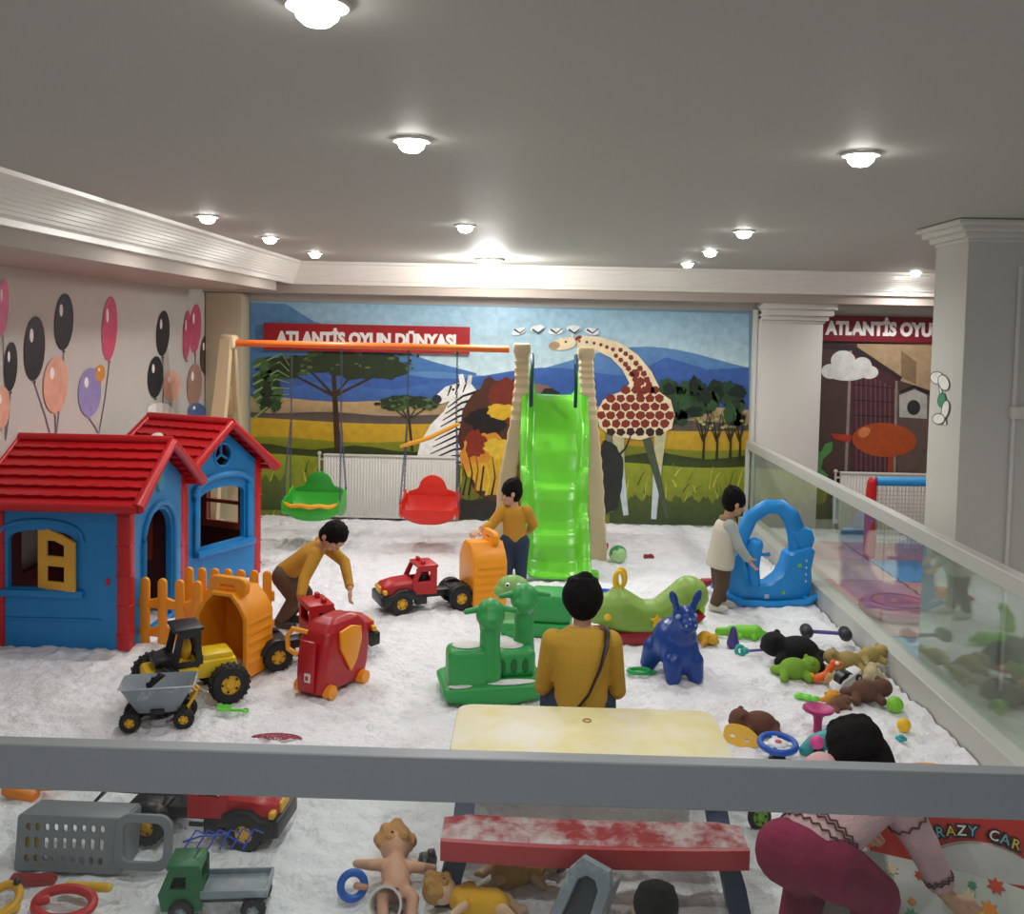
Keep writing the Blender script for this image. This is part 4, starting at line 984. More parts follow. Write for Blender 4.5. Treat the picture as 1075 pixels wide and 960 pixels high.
truck('red-cab toy truck with big tipped orange bed, behind the red elephant', (pb.x-.14, pb.y+.10, 0), R(30), bedrz=R(42), sc=1.0)
pc_ = G(214, 889)
truck('red-cab toy truck with bare dark frame, lowest left below the handrail', (pc_.x-.0, pc_.y+.10, 0), R(-4), bed=False, deck=True, sc=.84)
# yellow loader
p = G(200, 748); t = thing('toy_tractor', 'yellow toy tractor with black cab and chunky wheels', 'toy tractor', (p.x-.08, p.y+.20, 0), R(212), sc=1.1)
m_ly = mat('loader_yellow', '#e8c51c', .36)
b = MB(m_ly); b.box((-.12, 0, .17), (.22, .2, .1), bev=.03); b.box((-.13, 0, .225), (.16, .16, .04), bev=.015); b.box((.1, 0, .16), (.26, .22, .07), bev=.02); b.build('body', t)
b = MB(m_black)
for s in (-1, 1): b.plate([(-.05, .18), (.12, .18), (.16, .24), (.10, .26), (.07, .38), (-.03, .38)], [[(-.02, .22), (.075, .22), (.05, .35), (-.01, .35)]], .018, T((0, s*.085, 0)), bev=.003)
b.plate([(-.085, .18), (.085, .18), (.08, .38), (-.08, .38)], [[(-.06, .24), (.06, .24), (.055, .35), (-.055, .35)]], .016, T((-.035, 0, 0)) @ RZ(pi/2)); b.box((.02, 0, .39), (.15, .2, .022), bev=.01); b.cone((.08, .085, .26), (.07, .085, .38), .008); b.cone((.08, -.085, .26), (.07, -.085, .38), .008); b.box((.14, 0, .23), (.1, .17, .05), bev=.015); b.build('cab', t)
b = MB(m_hub); b.ell((.02, 0, .27), (.03, .035, .06)); b.ell((.02, 0, .34), .022); b.build('driver_seat', t)
for x, r in ((.15, .11), (-.17, .10)):
    for y in (-.15, .15): wheel(t, x, y, r, .075)
# grey hopper wagon
p = G(160, 768); t = thing('toy_hopper_wagon', 'grey toy hopper wagon on black wheels in front of the yellow tractor', 'toy wagon', (p.x+.0, p.y+.09, 0), R(14), sc=.9)
b = MB(m_grey); o = [(-1, -1), (1, -1), (1, 1), (-1, 1)]
def tubsec(hx, hy, z, dx=0): return [V((x*hx+dx, y*hy, z)) for x, y in ((-1, -.9), (-.9, -1), (.9, -1), (1, -.9), (1, .9), (.9, 1), (-.9, 1), (-1, .9))]
secs = [tubsec(.11, .07, .10), tubsec(.2, .125, .26), tubsec(.215, .135, .265), tubsec(.205, .125, .27), tubsec(.19, .115, .25), tubsec(.10, .06, .115)]
b.loft(secs); b.build('hopper', t)
b = MB(m_black); b.box((0, 0, .085), (.32, .07, .04), bev=.01); b.box((0, 0, .11), (.08, .2, .03), bev=.008); b.build('chassis', t)
for x in (-.15, .15):
    for y in (-.085, .085): wheel(t, x, y, .058, .05)
b = MB(m_hub)
for s in (-1, 1): b.tube([(.17, s*.06, .12), (.22, s*.04, .2), (.18, s*.03, .24)], .01)
b.build('tow_arm', t)
# ================================================================ PEOPLE
m_skin = mat('skin', '#c99a7c', .55, var=.03); m_hair = mat('black_hair', '#0d0a0b', .75, bump=.5, bscale=120, var=.2, spec=.15)
m_must = mat('mustard_knit', '#bd9530', .85, bump=.25, bscale=120, var=.06); m_must2 = mat('ochre_jersey', '#bd8a28', .85, bump=.2, bscale=80)
m_jean = mat('jeans', '#26374f', .85, bump=.2, bscale=140); m_brn = mat('brown_trousers', '#5b4334', .85); m_lip = mat('lips', '#a8605a', .5)
def person(label, loc, rz, J, k, shirt, trousers, hairm, hair='short', shoes='#3a3a3c', sleeve=1.0, hands=None, vox=None, shirt_extra=None, look=None, shirtname='sweater', legname='trousers', hem=0.0):
    """J: joints in metres (local); k: girth factor. hands: finger direction per side"""
    t = thing('person', label, 'person', loc, rz); J = {a: V(v) for a, v in J.items()}
    vox = vox or .007*k
    r = lambda x: x*k
    side = (J['sr']-J['sl']).normalized(); spine = (J['neck']-J['pelvis']).normalized(); F = frame(side, spine)
    fwd = F.to_3x3() @ V((0, 1, 0))
    head = J['head']; hz = (head-J['neck']).normalized(); face = V(look).normalized() if look else -fwd
    hx = face.cross(hz).normalized(); HF = Matrix((hx, -face, hz)).transposed()
    hm = (HF).to_4x4(); hm.translation = head; hr = J.get('_', None); H = J['headr'].x
    b = MB(m_skin)
    # head (with face, nose and ears) and neck
    b.ell((0, 0, H*.12), (H*.80, H*.92, H*.95), M=hm); b.ell((0, -H*.18, -H*.38), (H*.60, H*.66, H*.58), M=hm)
    b.ell((0, -H*.92, -H*.12), (H*.11, H*.16, H*.16), M=hm)
    for s in (-1, 1): b.ell((s*H*.82, .02*H, -H*.05), (H*.1, H*.17, H*.24), M=hm)
    b.cap(J['neck']-spine*r(.01), head-hz*H*.5, H*.42, H*.42)
    # trunk
    mid = J['pelvis'].lerp(J['neck'], .5); sw = (J['sr']-J['sl']).length/2
    def tor(bb, e, lo=.0):
        bb.M = Matrix.Identity(4); rings = []; Lh = (J['neck']-J['pelvis']).length
        for f, wx, wy in ((lo-.10, .70, .46), (lo, .84, .58), (.22, .82, .56), (.45, .83, .56), (.65, .92, .58), (.80, .98, .54), (.90, .74, .46), (.99, .40, .34)):
            c_ = J['pelvis'].lerp(J['neck'], f); A_ = F.to_3x3()
            rings.append([c_ + A_ @ V((cos(2*pi*i/20)*(sw*wx+e), sin(2*pi*i/20)*(sw*wy+e), 0)) for i in range(20)])
        bb.loft(rings)
    tor(b, 0)
    HD = {}
    for s in 'lr':
        S, E, Wd = J['s'+s], J['e'+s], J['w'+s]
        b.chain([S, E, Wd], [r(.036), r(.029), r(.021)])
        hd = (V(hands[s]).normalized() if hands and s in hands else (Wd-E).normalized()); up = hd.cross(side).normalized()
        if up.length < .1: up = V((0, 0, 1))
        across = hd.cross(up).normalized(); HD[s] = (hd, up, across)
        pc = Wd+hd*r(.038); PM = frame(across, hd, pc); b.ell((0, 0, 0), (r(.030), r(.014), r(.038)), M=PM)
        for i, (o, L) in enumerate(((-.022, .040), (-.0075, .048), (.0075, .045), (.021, .034))):
            p0 = pc+hd*r(.024)+across*r(o); p1 = p0+hd*r(L*.6)+across*r(o*.3); p2 = p1+(hd*.6-up*.8).normalized()*r(L*.5); b.chain([p0, p1, p2], [r(.0088), r(.0078), r(.0065)], 8)
        p0 = pc-hd*r(.012)+across*r(-.022); b.chain([p0, p0+(hd*.5-across*.9).normalized()*r(.026), p0+(hd*.9-across*.7).normalized()*r(.046)], [r(.010), r(.0085), r(.007)], 8)
    for s in 'lr':
        b.chain([J['h'+s], J['k'+s], J['a'+s]], [r(.062), r(.044), r(.027)])
        f = (J['t'+s]-J['a'+s]); b.chain([J['a'+s]-V((0, 0, r(.01))), J['t'+s]], [r(.027), r(.020)])
    b.build('body', t, remesh=vox*.62, smooth=2)
    # sweater / top
    b = MB(shirt); tor(b, r(.014), hem)
    for s in 'lr':
        S, E, Wd = J['s'+s], J['e'+s], J['w'+s]; W2 = E.lerp(Wd, sleeve*.95)
        b.chain([S, E], [r(.052), r(.040)]); b.cone(E, W2, r(.041), r(.031)); b.ell(E, r(.041))
    top = b.build(shirtname, t, remesh=vox, smooth=3)
    # trousers
    b = MB(trousers); M = F.copy(); M.translation = J['pelvis']-spine*r(.01); b.ell((0, 0, 0), (sw*.84+r(.012), sw*.60+r(.012), r(.08)), M=M)
    for s in 'lr':
        b.chain([J['h'+s], J['k'+s]], [r(.078), r(.056)]); b.cone(J['k'+s], J['k'+s].lerp(J['a'+s], .97), r(.056), r(.042))
    b.build(legname, t, remesh=vox, smooth=3)
    ms = mat('shoe'+shoes, shoes, .5)
    for s in 'lr':
        b = MB(ms); a, tt = J['a'+s], J['t'+s]; b.chain([a-V((0, 0, r(.012)))-(tt-a)*.15, a.lerp(tt, .5)-V((0, 0, r(.006))), tt], [r(.036), r(.033), r(.027)]); b.build('shoe', t, remesh=vox, smooth=2)
    # hair
    b = MB(hairm)
    b.ell((0, H*.10, H*.26), (H*.90, H*.98, H*.92), M=hm); b.ell((0, H*.30, -H*.12), (H*.80, H*.74, H*.80), M=hm)
    if hair == 'knot': b.ell((0, H*.15, H*.15), (H*.98, H*1.02, H*.98), M=hm)
    if hair == 'bob':
        for a in range(9): u = (a-4)/4; b.ell((u*H*.72, H*(.42-.25*u*u), -H*.55), (H*.26, H*.30, H*.8), M=hm)
    if hair == 'knot':
        b.ell((H*.1, H*.25, H*1.08), (H*.36, H*.34, H*.22), M=hm); b.ell((0, H*.45, -H*.35), (H*.72, H*.5, H*.55), M=hm)
    for a in range(10):
        an = a*.628; b.ell((H*.5*cos(an), H*.15+H*.5*sin(an), H*.85), (H*.24, H*.24, H*.2), M=hm)
    b.build('hair', t, remesh=vox*.9, smooth=2)
    # eyes, brows, mouth
    for s in (-1, 1):
        b = MB(mat('eye_white', '#f0f0ee', .3)); b.ell((s*H*.30, -H*.76, H*.02), (H*.11, H*.07, H*.075), M=hm, seg=10); b.use(mat('eye_black', '#101012', .25)); b.ell((s*H*.30, -H*.82, H*.02), (H*.06, H*.04, H*.065), M=hm, seg=8); b.use(m_hair); b.ell((s*H*.30, -H*.80, H*.20), (H*.15, H*.05, H*.03), M=hm, seg=8); b.build('eye', t)
    b = MB(m_lip); b.ell((0, -H*.80, -H*.50), (H*.19, H*.05, H*.045), M=hm, seg=10); b.build('mouth', t)
    return t, J, F, HD

# woman on the far bench, seen from behind
wx = P(610, 700, 4.55).x; wy = 4.5
wz = .0
Jw = dict(pelvis=(0, .0, .33), neck=(0, .04, .745), head=(0, .07, .865), headr=(.105, 0, 0), sl=(-.138, .04, .665), sr=(.138, .04, .665),
          el=(-.178, .07, .43), er=(.178, .07, .42), wl=(-.13, .30, .42), wr=(.14, .30, .40), hl=(-.085, .03, .34), hr=(.085, .03, .34),
          kl=(-.13, .42, .40), kr=(.14, .42, .40), al=(-.14, .46, .06), ar=(.15, .46, .06), tl=(-.15, .60, .035), tr=(.16, .60, .035))
t, J, F, HD = person('woman in a mustard sweater with dark crossbody strap, back turned at the yellow table', (wx, wy, wz), 0, Jw, 1.15, m_must, m_jean, m_hair, 'knot', '#2a2a2c', look=(0, 1, -.1), vox=.009)
b = MB(mat('bag_strap', '#2a1b1a', .5))
b.tube([(.12, .06, .735), (.115, -.02, .73), (.11, -.075, .68), (.08, -.105, .58), (.03, -.108, .46), (-.06, -.10, .34), (-.12, -.08, .27)], .013, flat=.5); b.build('bag_strap', t)

# boy by the slide holding the tipped orange truck bed
p = G(539, 616)
Jb = dict(pelvis=(0, 0, .40), neck=(-.01, 0, .685), head=(-.035, -.0, .80), headr=(.102, 0, 0), sl=(-.10, .01, .645), sr=(.095, -.01, .645),
          el=(-.20, -.04, .53), er=(.16, .03, .53), wl=(-.29, -.12, .50), wr=(.13, .12, .46), hl=(-.05, 0, .38), hr=(.05, 0, .38),
          kl=(-.055, .01, .21), kr=(.06, .02, .21), al=(-.06, -.01, .05), ar=(.065, -.01, .05), tl=(-.10, .06, .03), tr=(.05, .08, .03))
person('toddler in ochre jersey and jeans standing by the slide, holding the orange truck bed', (p.x, p.y, .0), R(4), Jb, 1.05, m_must2, m_jean, m_hair, 'short', '#2b2d33', look=(-.9, -.1, -.45), vox=.006)
# boy by the arch rocker
p = G(759, 641)
m_cream = mat('cream_coat', '#cfc8b8', .9, bump=.3, bscale=60)
Jr = dict(pelvis=(-.01, 0, .42), neck=(.035, -.01, .74), head=(.075, -.02, .865), headr=(.102, 0, 0), sl=(.03, .095, .69), sr=(.03, -.095, .69),
          el=(.09, .12, .54), er=(.10, -.12, .54), wl=(.19, .07, .45), wr=(.19, -.07, .42), hl=(-.01, .05, .40), hr=(-.01, -.05, .40),
          kl=(-.01, .06, .22), kr=(.0, -.05, .22), al=(.02, .06, .05), ar=(-.06, -.05, .05), tl=(.1, .05, .03), tr=(.02, -.06, .03))
t, J, F, HD = person('toddler in a cream padded vest and brown trousers beside the blue arch rocker', (p.x-.02, p.y, 0), 0, Jr, 1.0, mat('grey_sleeve', '#aeb4b2', .9), m_brn, m_hair, 'short', '#c9c2b8', look=(.85, .15, -.5), vox=.006)
b = MB(m_cream)
rings = []
for f, wx_, wy_ in ((-.22, .135, .105), (-.15, .14, .11), (.1, .135, .105), (.4, .13, .10), (.7, .128, .098), (.85, .105, .085), (.97, .06, .055)):
    rings.append([J['pelvis'].lerp(J['neck'], f) + F.to_3x3() @ V((cos(2*pi*i/20)*wx_, sin(2*pi*i/20)*wy_, 0)) for i in range(20)])
b.loft(rings)
b.build('padded_vest', t, remesh=.006, smooth=3)
b = MB(mat('vest_collar', '#8a7358', .9)); M = F.copy(); M.translation = J['neck']-V((.005, 0, .01)); b.M = M; b.torus((0, 0, 0), .055, .02, (0, 0, 0), sc=(1, .85, 1)); b.build('collar', t)
# bending boy over the truck
q = P(300, 606, 6.75)
Jn = dict(pelvis=(0, 0, .39), neck=(.27, -.06, .60), head=(.36, -.10, .68), headr=(.102, 0, 0), sl=(.24, .06, .60), sr=(.25, -.15, .56),
          el=(.42, .02, .47), er=(.20, -.27, .42), wl=(.50, -.18, .33), wr=(.20, -.38, .31), hl=(-.01, .055, .37), hr=(-.01, -.055, .37),
          kl=(.13, .06, .22), kr=(.09, -.08, .22), al=(.0, .06, .05), ar=(-.02, -.07, .05), tl=(.09, .05, .03), tr=(.08, -.1, .03))
person('toddler in an ochre jersey bending over the truck behind the red elephant', (q.x, 6.75, 0), 0, Jn, 1.0, m_must2, m_brn, m_hair, 'short', '#3b3835', look=(.55, -.45, -.75), vox=.006, hands={'l': (.1, -.4, -.9), 'r': (.2, -.3, -.9)})
# girl bending in the lower right
m_pk = mat('pink_knit', '#cfa8aa', .9, bump=.35, bscale=110); m_mag = mat('magenta_trousers', '#860c40', .85, bump=.15, bscale=60)
q = P(848, 895, 3.15)
Jg = dict(pelvis=(0, 0, .42), neck=(.27, .22, .57), head=(.27, .34, .635), headr=(.118, 0, 0), sl=(.13, .29, .56), sr=(.34, .13, .54),
          el=(.24, .46, .40), er=(.43, .12, .40), wl=(.34, .50, .27), wr=(.50, .08, .25), hl=(-.06, .03, .40), hr=(.07, -.03, .39),
          kl=(.06, .18, .23), kr=(.26, .06, .24), al=(-.04, .02, .05), ar=(.16, -.10, .05), tl=(.04, .12, .03), tr=(.26, -.04, .03))
t, J, F, HD = person('girl in a pale pink patterned sweater and magenta trousers, bending at the lower right', (q.x, q.y, 0), 0, Jg, 1.42, m_pk, m_mag, m_hair, 'bob', '#4a2a3a', look=(.35, .75, -.6), vox=.008, hands={'l': (.5, .3, -.8), 'r': (.7, -.1, -.7)}, hem=.10)
sp = (J['neck']-J['pelvis']).normalized(); m_pat = mat('dark_pattern', '#5a3038', .9)
def hoop(center, M, rx, ry, amp, n, r_, zoff):
    b = MB(m_pat); b.M = M; b.tubeM([V((cos(2*pi*i/n)*rx, sin(2*pi*i/n)*ry, zoff+(amp if i % 2 else -amp))) for i in range(n)], r_, V((0, 0, 1)), 5); b.M = Matrix.Identity(4); return b
sw = (J['sr']-J['sl']).length/2
for f, zz in ((.12, 0), (.21, 0), (.25, 0)):
    M = F.copy(); M.translation = J['pelvis'].lerp(J['neck'], f); hoop(None, M, sw*.84+.024, sw*.58+.024, .007, 48, .004, zz).build('sweater_pattern', t)
for f, rr in ((.82, .045), (.88, .044)):
    c_ = J['er'].lerp(J['wr'], f-.1); q4, _l = along(c_, J['wr']); hoop(None, q4, rr*1.12, rr*1.12, .004, 24, .003, 0).build('cuff_pattern', t)
q4, _l = along(J['sr'].lerp(J['er'], .45), J['er']); hoop(None, q4, .070, .070, .006, 24, .004, 0).build('sleeve_pattern', t)
# small seated child whose hair shows at the bottom edge
q = P(690, 957, 3.02)
Js = dict(pelvis=(0, 0, .08), neck=(0, .03, .27), head=(0, .05, .0), headr=(.085, 0, 0), sl=(-.085, .02, .24), sr=(.085, .02, .24),
          el=(-.12, .08, .15), er=(.12, .08, .15), wl=(-.07, .18, .11), wr=(.07, .18, .11), hl=(-.05, .02, .075), hr=(.05, .02, .075),
          kl=(-.12, .14, .07), kr=(.12, .14, .07), al=(-.05, .14, .04), ar=(.05, .14, .04), tl=(-.05, .2, .03), tr=(.05, .2, .03))
hz0 = q.z-.02; Js['neck'] = (0, .03, hz0-.11); Js['head'] = (0, .04, hz0); Js['sl'] = (-.085, .02, hz0-.15); Js['sr'] = (.085, .02, hz0-.15)
person('seated child, only dark hair showing at the bottom edge before the red bench', (q.x, 3.02, 0), 0, Js, .85, mat('plum_top', '#4a3040', .9), m_brn, m_hair, 'short', '#333333', look=(0, 1, -.3), vox=.007)
# ================================================================ TOYS IN THE SAND
def cm(h, rough=.42, name=None): return mat(name or 'toy_'+h.strip('#'), h, rough, var=.07)
def felt(h): return mat('plush_'+h.strip('#'), h, .95, bump=.5, bscale=140, var=.12, vscale=14)
def plush(label, px, py, size, c, rz=0, lie=0.0, c2=None, cat='plush toy', group=None, dz=0.0, limbs=True, ears='round', name='plush_toy'):
    """soft toy lying on the sand; size = overall length"""
    p = G(px, py); s = size
    t = thing(name, label, cat, (p.x, p.y+s*.22, s*.10+dz), 0, group, rot=(R(lie), 0, R(rz))); m = felt(c)
    b = MB(m); b.ell((0, 0, s*.10), (s*.32, s*.25, s*.23)); b.ell((s*.36, 0, s*.16), (s*.21, s*.20, s*.19))
    b.ell((s*.50, 0, s*.10), (s*.08, s*.09, s*.07))
    if limbs:
        for x, y in ((.16, -.20), (.18, .2), (-.24, -.18), (-.24, .18)): b.cap((s*x, s*y*.6, s*.05), (s*x*1.35, s*y*1.5, -s*.01), s*.105, s*.09)
    b.build('body', t, remesh=max(.005, s*.02), smooth=3)
    for q in (-1, 1):
        b = MB(felt(c2 or c))
        if ears == 'round': b.ell((s*.34, q*s*.16, s*.28), (s*.055, s*.065, s*.065))
        else: b.ell((s*.30, q*s*.17, s*.2), (s*.05, s*.04, s*.14), (q*.5, 0, 0))
        b.build('ear', t)
        b = MB(cm('#141414', .2)); b.ell((s*.49, q*s*.075, s*.19), s*.024); b.build('eye', t)
    return t
def ball(label, px, py, r, c, c2=None, name='toy_ball', group=None):
    p = G(px, py); m = mat('ball_'+c.strip('#'), c, .35, c2=c2, c2scale=4/r*.1, c2lo=.5, c2hi=.52) if c2 else cm(c)
    b = MB(m); b.ell((0, 0, 0), r, seg=24); b.use(cm('#e8e8e4') if c2 else m).torus((0, 0, 0), r*.995, r*.02, (.5, .3, 0))
    o = b.build(name); o.location = (p.x, p.y+r*.5, r-.006); tag(o, label, 'ball', group); return o
def blobtoy(label, px, py, c, items, name, cat, rz=0, group=None, rem=.006, parts=(), up=0, rot=None, lift=0):
    """one-piece moulded toy: items are capsules ((p0),(p1),r0,r1); parts = [(name, colour, items)]"""
    p = G(px, py); t = thing(name, label, cat, (p.x, p.y+up, lift), R(rz), group, rot=rot)
    for nm, cc, its in [('body', c, items)]+list(parts):
        b = MB(cm(cc))
        for it in its:
            if it[0] == 'b': b.box(*it[1:])
            elif it[0] == 'e': b.ell(*it[1:])
            elif it[0] == 't': b.torus(*it[1:])
            else: b.cap(*it)
        b.build(nm, t, remesh=rem if all(i[0] not in ('b', 't') for i in its) else 0, smooth=2 if all(i[0] not in ('b', 't') for i in its) else 0)
    return t
# around the slide
ball('green watermelon-striped ball beside the right slide post', 649, 592, .085, '#2f8a4a', '#a9cf8e')
blobtoy('small red wedge toy against the right slide post', 632, 577, '#b5222e', [('b', (0, 0, .02), (.12, .05, .05), (0, .3, .4), .012), ('b', (.04, .02, .04), (.05, .05, .04), (0, 0, 0), .01)], 'toy_wedge', 'toy')
blobtoy('small dark red block alone on the sand right of the striped ball', 681, 587, '#8e2434', [('b', (0, 0, .02), (.10, .05, .04), (.1, .1, .3), .01), ('e', (.02, 0, .04), (.02, .02, .01))], 'toy_block', 'toy')
blobtoy('orange and dark red toy half buried left of the toddler in the cream vest', 722, 622, '#f0862a', [((-.10, 0, .03), (.08, 0, .06), .03, .05), ((.05, 0, .05), (.12, .02, .02), .05, .03)], 'toy_rocket', 'toy', parts=[('nose', '#a8283a', [((.13, .03, .07), (.20, .06, .08), .045, .03)]), ('tail', '#c22f2a', [((-.12, -.01, .03), (-.16, -.05, .02), .025, .02)])])
blobtoy('flat blue dish lying in the sand behind the turtle rocker', 632, 628, '#1f5fd0', [('t', (0, 0, .02), .16, .018), ('e', (0, 0, .012), (.155, .155, .012))], 'toy_dish', 'dish')
blobtoy('green oval sand mould ring left of the blue bouncing animal', 671, 708, '#1fa04e', [('t', (0, 0, .02), .055, .014, (0, 0, 0), 24, 8, (1.25, .8, 1)), ('e', (.08, 0, .015), (.03, .02, .012))], 'sand_mould', 'sand toy')
blobtoy('lime green toy behind the blue bouncing animal', 734, 658, '#86cf22', [((0, 0, .1), (.05, 0, .18), .04, .035), ((.0, 0, .04), (.02, 0, .1), .05, .04)], 'toy_frog', 'toy', up=.1)
plush('yellow soft toy just right of the blue bouncing animal', 742, 678, .20, '#d9a92e', rz=-60, group=None)
t = blobtoy('bright lime crocodile toy lying on the sand in front of the toddler in the vest', 780, 676, '#77d12a', [((-.14, 0, .035), (-.05, 0, .04), .03, .035), ((-.05, 0, .04), (.12, 0, .045), .045, .05), ((.12, 0, .04), (.19, .01, .03), .04, .02), ((0, -.06, .02), (0, .06, .02), .02, .02), ((.1, -.06, .02), (.1, .06, .02), .02, .02)], 'toy_crocodile', 'toy', rz=-6, up=.14)
blobtoy('purple cone toy leaning on the lime crocodile', 770, 681, '#4a3f86', [((0, 0, .03), (.0, .0, .13), .045, .02)], 'toy_cone', 'toy', up=.02)
blobtoy('teal and purple rattle in front of the purple cone', 777, 688, '#2aa89a', [('t', (0, 0, .03), .03, .014, (1.2, 0, .3)), ('e', (.03, 0, .03), (.03, .025, .025))], 'toy_rattle', 'toy', parts=[('stick', '#6a5aa8', [((.05, 0, .03), (.16, .03, .03), .011, .011)])])
# heap of soft toys by the side glass
plush('large black soft toy behind the lime frog plush', 842, 706, .43, '#121316', rz=160, dz=.02)
blobtoy('black and purple toy dumbbell lying over the black soft toy', 870, 683, '#5a4f96', [((-.10, 0, .05), (.10, 0, .05), .014, .014)], 'toy_dumbbell', 'toy dumbbell', rz=-8, lift=.05, up=.08, parts=[('weight', '#202228', [((-.13, -.03, .05), (-.13, .03, .05), .045, .045)]), ('weight', '#202228', [((.13, -.03, .05), (.13, .03, .05), .045, .045)])])
t = plush('lime green frog plush lying face down, largest green toy near the side glass', 836, 716, .30, '#7fae3a', rz=8)
blobtoy('orange toy giraffe with white eye between the frog plush and the white car', 868, 720, '#f0641c', [((-.06, 0, .03), (.0, 0, .05), .025, .03), ((.0, 0, .05), (.045, 0, .13), .025, .02), ((.045, 0, .13), (.085, -.01, .13), .024, .016)], 'toy_giraffe', 'toy', up=.03, parts=[('eye', '#f2f0ea', [((.06, -.025, .14), (.061, -.028, .14), .014, .012)]), ('beak', '#f0c22a', [((-.08, 0, .05), (-.09, 0, .06), .014, .01)])])
plush('yellow-orange soft duck beneath the orange toy giraffe', 876, 740, .17, '#e3a03a', rz=-120, name='plush_duck')
plush('beige bear lying on its side, left of the pair at the kerb', 893, 713, .27, '#a9955c', rz=165, dz=.04)
plush('beige bear nearest the side glass kerb, on top of the heap', 916, 708, .24, '#b39f62', rz=20, dz=.06)
plush('cream puppy squeezed between the beige bears and the brown one', 917, 722, .20, '#c6b58e', rz=70, dz=.03)
plush('tan soft toy under the orange giraffe and beige bear', 885, 724, .20, '#b99868', rz=200, dz=.0)
plush('dark brown bear lying at the front right of the soft toy heap', 912, 742, .29, '#6a4a3c', rz=8, dz=.01)
plush('small brown bear at the front left of the soft toy heap', 882, 748, .17, '#7a5444', rz=30)
# white toy car
p = G(892, 730); t = thing('toy_car', 'white toy car tilted up against the brown bear', 'toy car', (p.x, p.y+.07, .055), 0, rot=(R(8), R(-35), R(20)))
b = MB(cm('#e4e4e4', .3)); b.loft([[V((x, y*w_, z)) for y, z in ((-1, z0), (-1, z1*.8), (-.7, z1), (.7, z1), (1, z1*.8), (1, z0))] for x, w_, z0, z1 in ((-.10, .035, .01, .035), (-.08, .045, .0, .05), (-.03, .045, 0, .06), (.03, .045, 0, .055), (.08, .04, 0, .04), (.11, .03, .01, .03))]); b.build('body', t)
b = MB(m_win); b.loft([[V((x, y*.036, z)) for y, z in ((-1, .05), (-.75, zz), (.75, zz), (1, .05))] for x, zz in ((-.06, .055), (-.035, .082), (.01, .082), (.045, .055))]); b.build('window_band', t)
for x in (-.06, .065):
    for y in (-.042, .042): b = MB(m_tyre); b.cone((x, y-.01, .005), (x, y+.01, .005), .022); b.use(cm('#c9c9c9')).cone((x, y-.012, .005), (x, y+.012, .005), .011); b.build('wheel', t)
blobtoy('pair of light green toy bits left of the small brown bear', 848, 735, '#7fe04a', [('e', (-.04, .02, .015), (.04, .025, .018)), ('e', (.0, .0, .015), (.03, .03, .02)), ('e', (.04, -.02, .015), (.03, .02, .018))], 'toy_leaf', 'toy')
ball('lime green ball by the kerb, just before the soft toy heap', 941, 749, .047, '#7dc52c')
ball('yellow ball by the kerb, in front of the lime green ball', 950, 769, .038, '#f0c41e')
blobtoy('small teal toy chip right of the bending girl head', 946, 778, '#35a5ae', [('b', (0, 0, .012), (.05, .04, .02), (.1, 0, .3), .006), ('e', (0, 0, .025), (.015, .015, .008))], 'toy_chip', 'toy')
# front group right of the table
plush('brown monkey plush lying on the sand right of the yellow table', 800, 776, .29, '#6d473a', rz=172)
p = G(778, 784); t = thing('toy_mask', 'yellow plastic animal mask with two eye holes beside the yellow table', 'toy mask', (p.x, p.y+.02, .045), 0, rot=(R(60), R(12), R(-18)))
b = MB(cm('#eab83c')); b.plate([(.095*cos(a*pi/10)*(1+.08*cos(3*a*pi/10)), .055*sin(a*pi/10)) for a in range(20)], [[(-.04+.018*cos(a*pi/5), .01+.012*sin(a*pi/5)) for a in range(10)], [(.035+.018*cos(a*pi/5), .01+.012*sin(a*pi/5)) for a in range(10)]], .012, RX(pi/2), bev=.003); b.build('face', t)
p = G(817, 800); t = thing('toy_steering_wheel', 'blue toy steering wheel with white hub standing right of the yellow table', 'toy steering wheel', (p.x, p.y+.02, 0), 0)
b = MB(cm('#1a56b8')); b.torus((0, 0, .085), .088, .017, (.12, 0, 0), 32, 10); b.build('rim', t)
b = MB(cm('#dfe2e8')); b.ell((0, 0, .088), (.05, .05, .012), (.12, 0, 0)); b.box((0, 0, .082), (.16, .03, .012), (.12, 0, 0), .004); b.box((0, .0, .082), (.03, .16, .012), (.12, 0, 0), .004); b.build('hub', t)
b = MB(cm('#c23a3a')); b.ell((0, -.005, .1), (.018, .018, .004)); b.build('emblem', t)
b = MB(m_black); b.lathe([(.045, 0), (.04, .02), (.022, .03), (.02, .08)]); b.build('stand', t)
p = G(861, 775); t = thing('toy_funnel', 'magenta toy funnel wheel standing above the teal ride-on', 'sand toy', (p.x, p.y+.05, .0), 0)
b = MB(cm('#b0226e')); b.lathe([(.024, 0), (.022, .06), (.026, .095), (.045, .118), (.078, .130), (.084, .136), (.082, .146), (.07, .142), (.04, .130), (.0, .124)], seg=28); b.build('cup', t)
p = G(868, 797); t = thing('toy_ride_on', 'teal toy ride-on with pink round knob beside the bending girl', 'ride-on toy', (p.x+.01, p.y+.04, 0), R(8))
b = MB(cm('#2b9aa0')); b.chain([(-.12, 0, .03), (-.06, 0, .07), (.03, 0, .09), (.12, 0, .075)], [.03, .045, .055, .05]); b.build('body', t, remesh=.006, smooth=3)
b = MB(cm('#e84f9e')); b.ell((-.075, -.045, .09), (.036, .03, .036)); b.build('knob', t)
for x in (-.06, .1): b = MB(m_black); b.cone((x, -.06, .03), (x, .06, .03), .03); b.build('wheel', t)
ball('lime ball wedged behind the teal ride-on', 884, 776, .034, '#6fc52c')
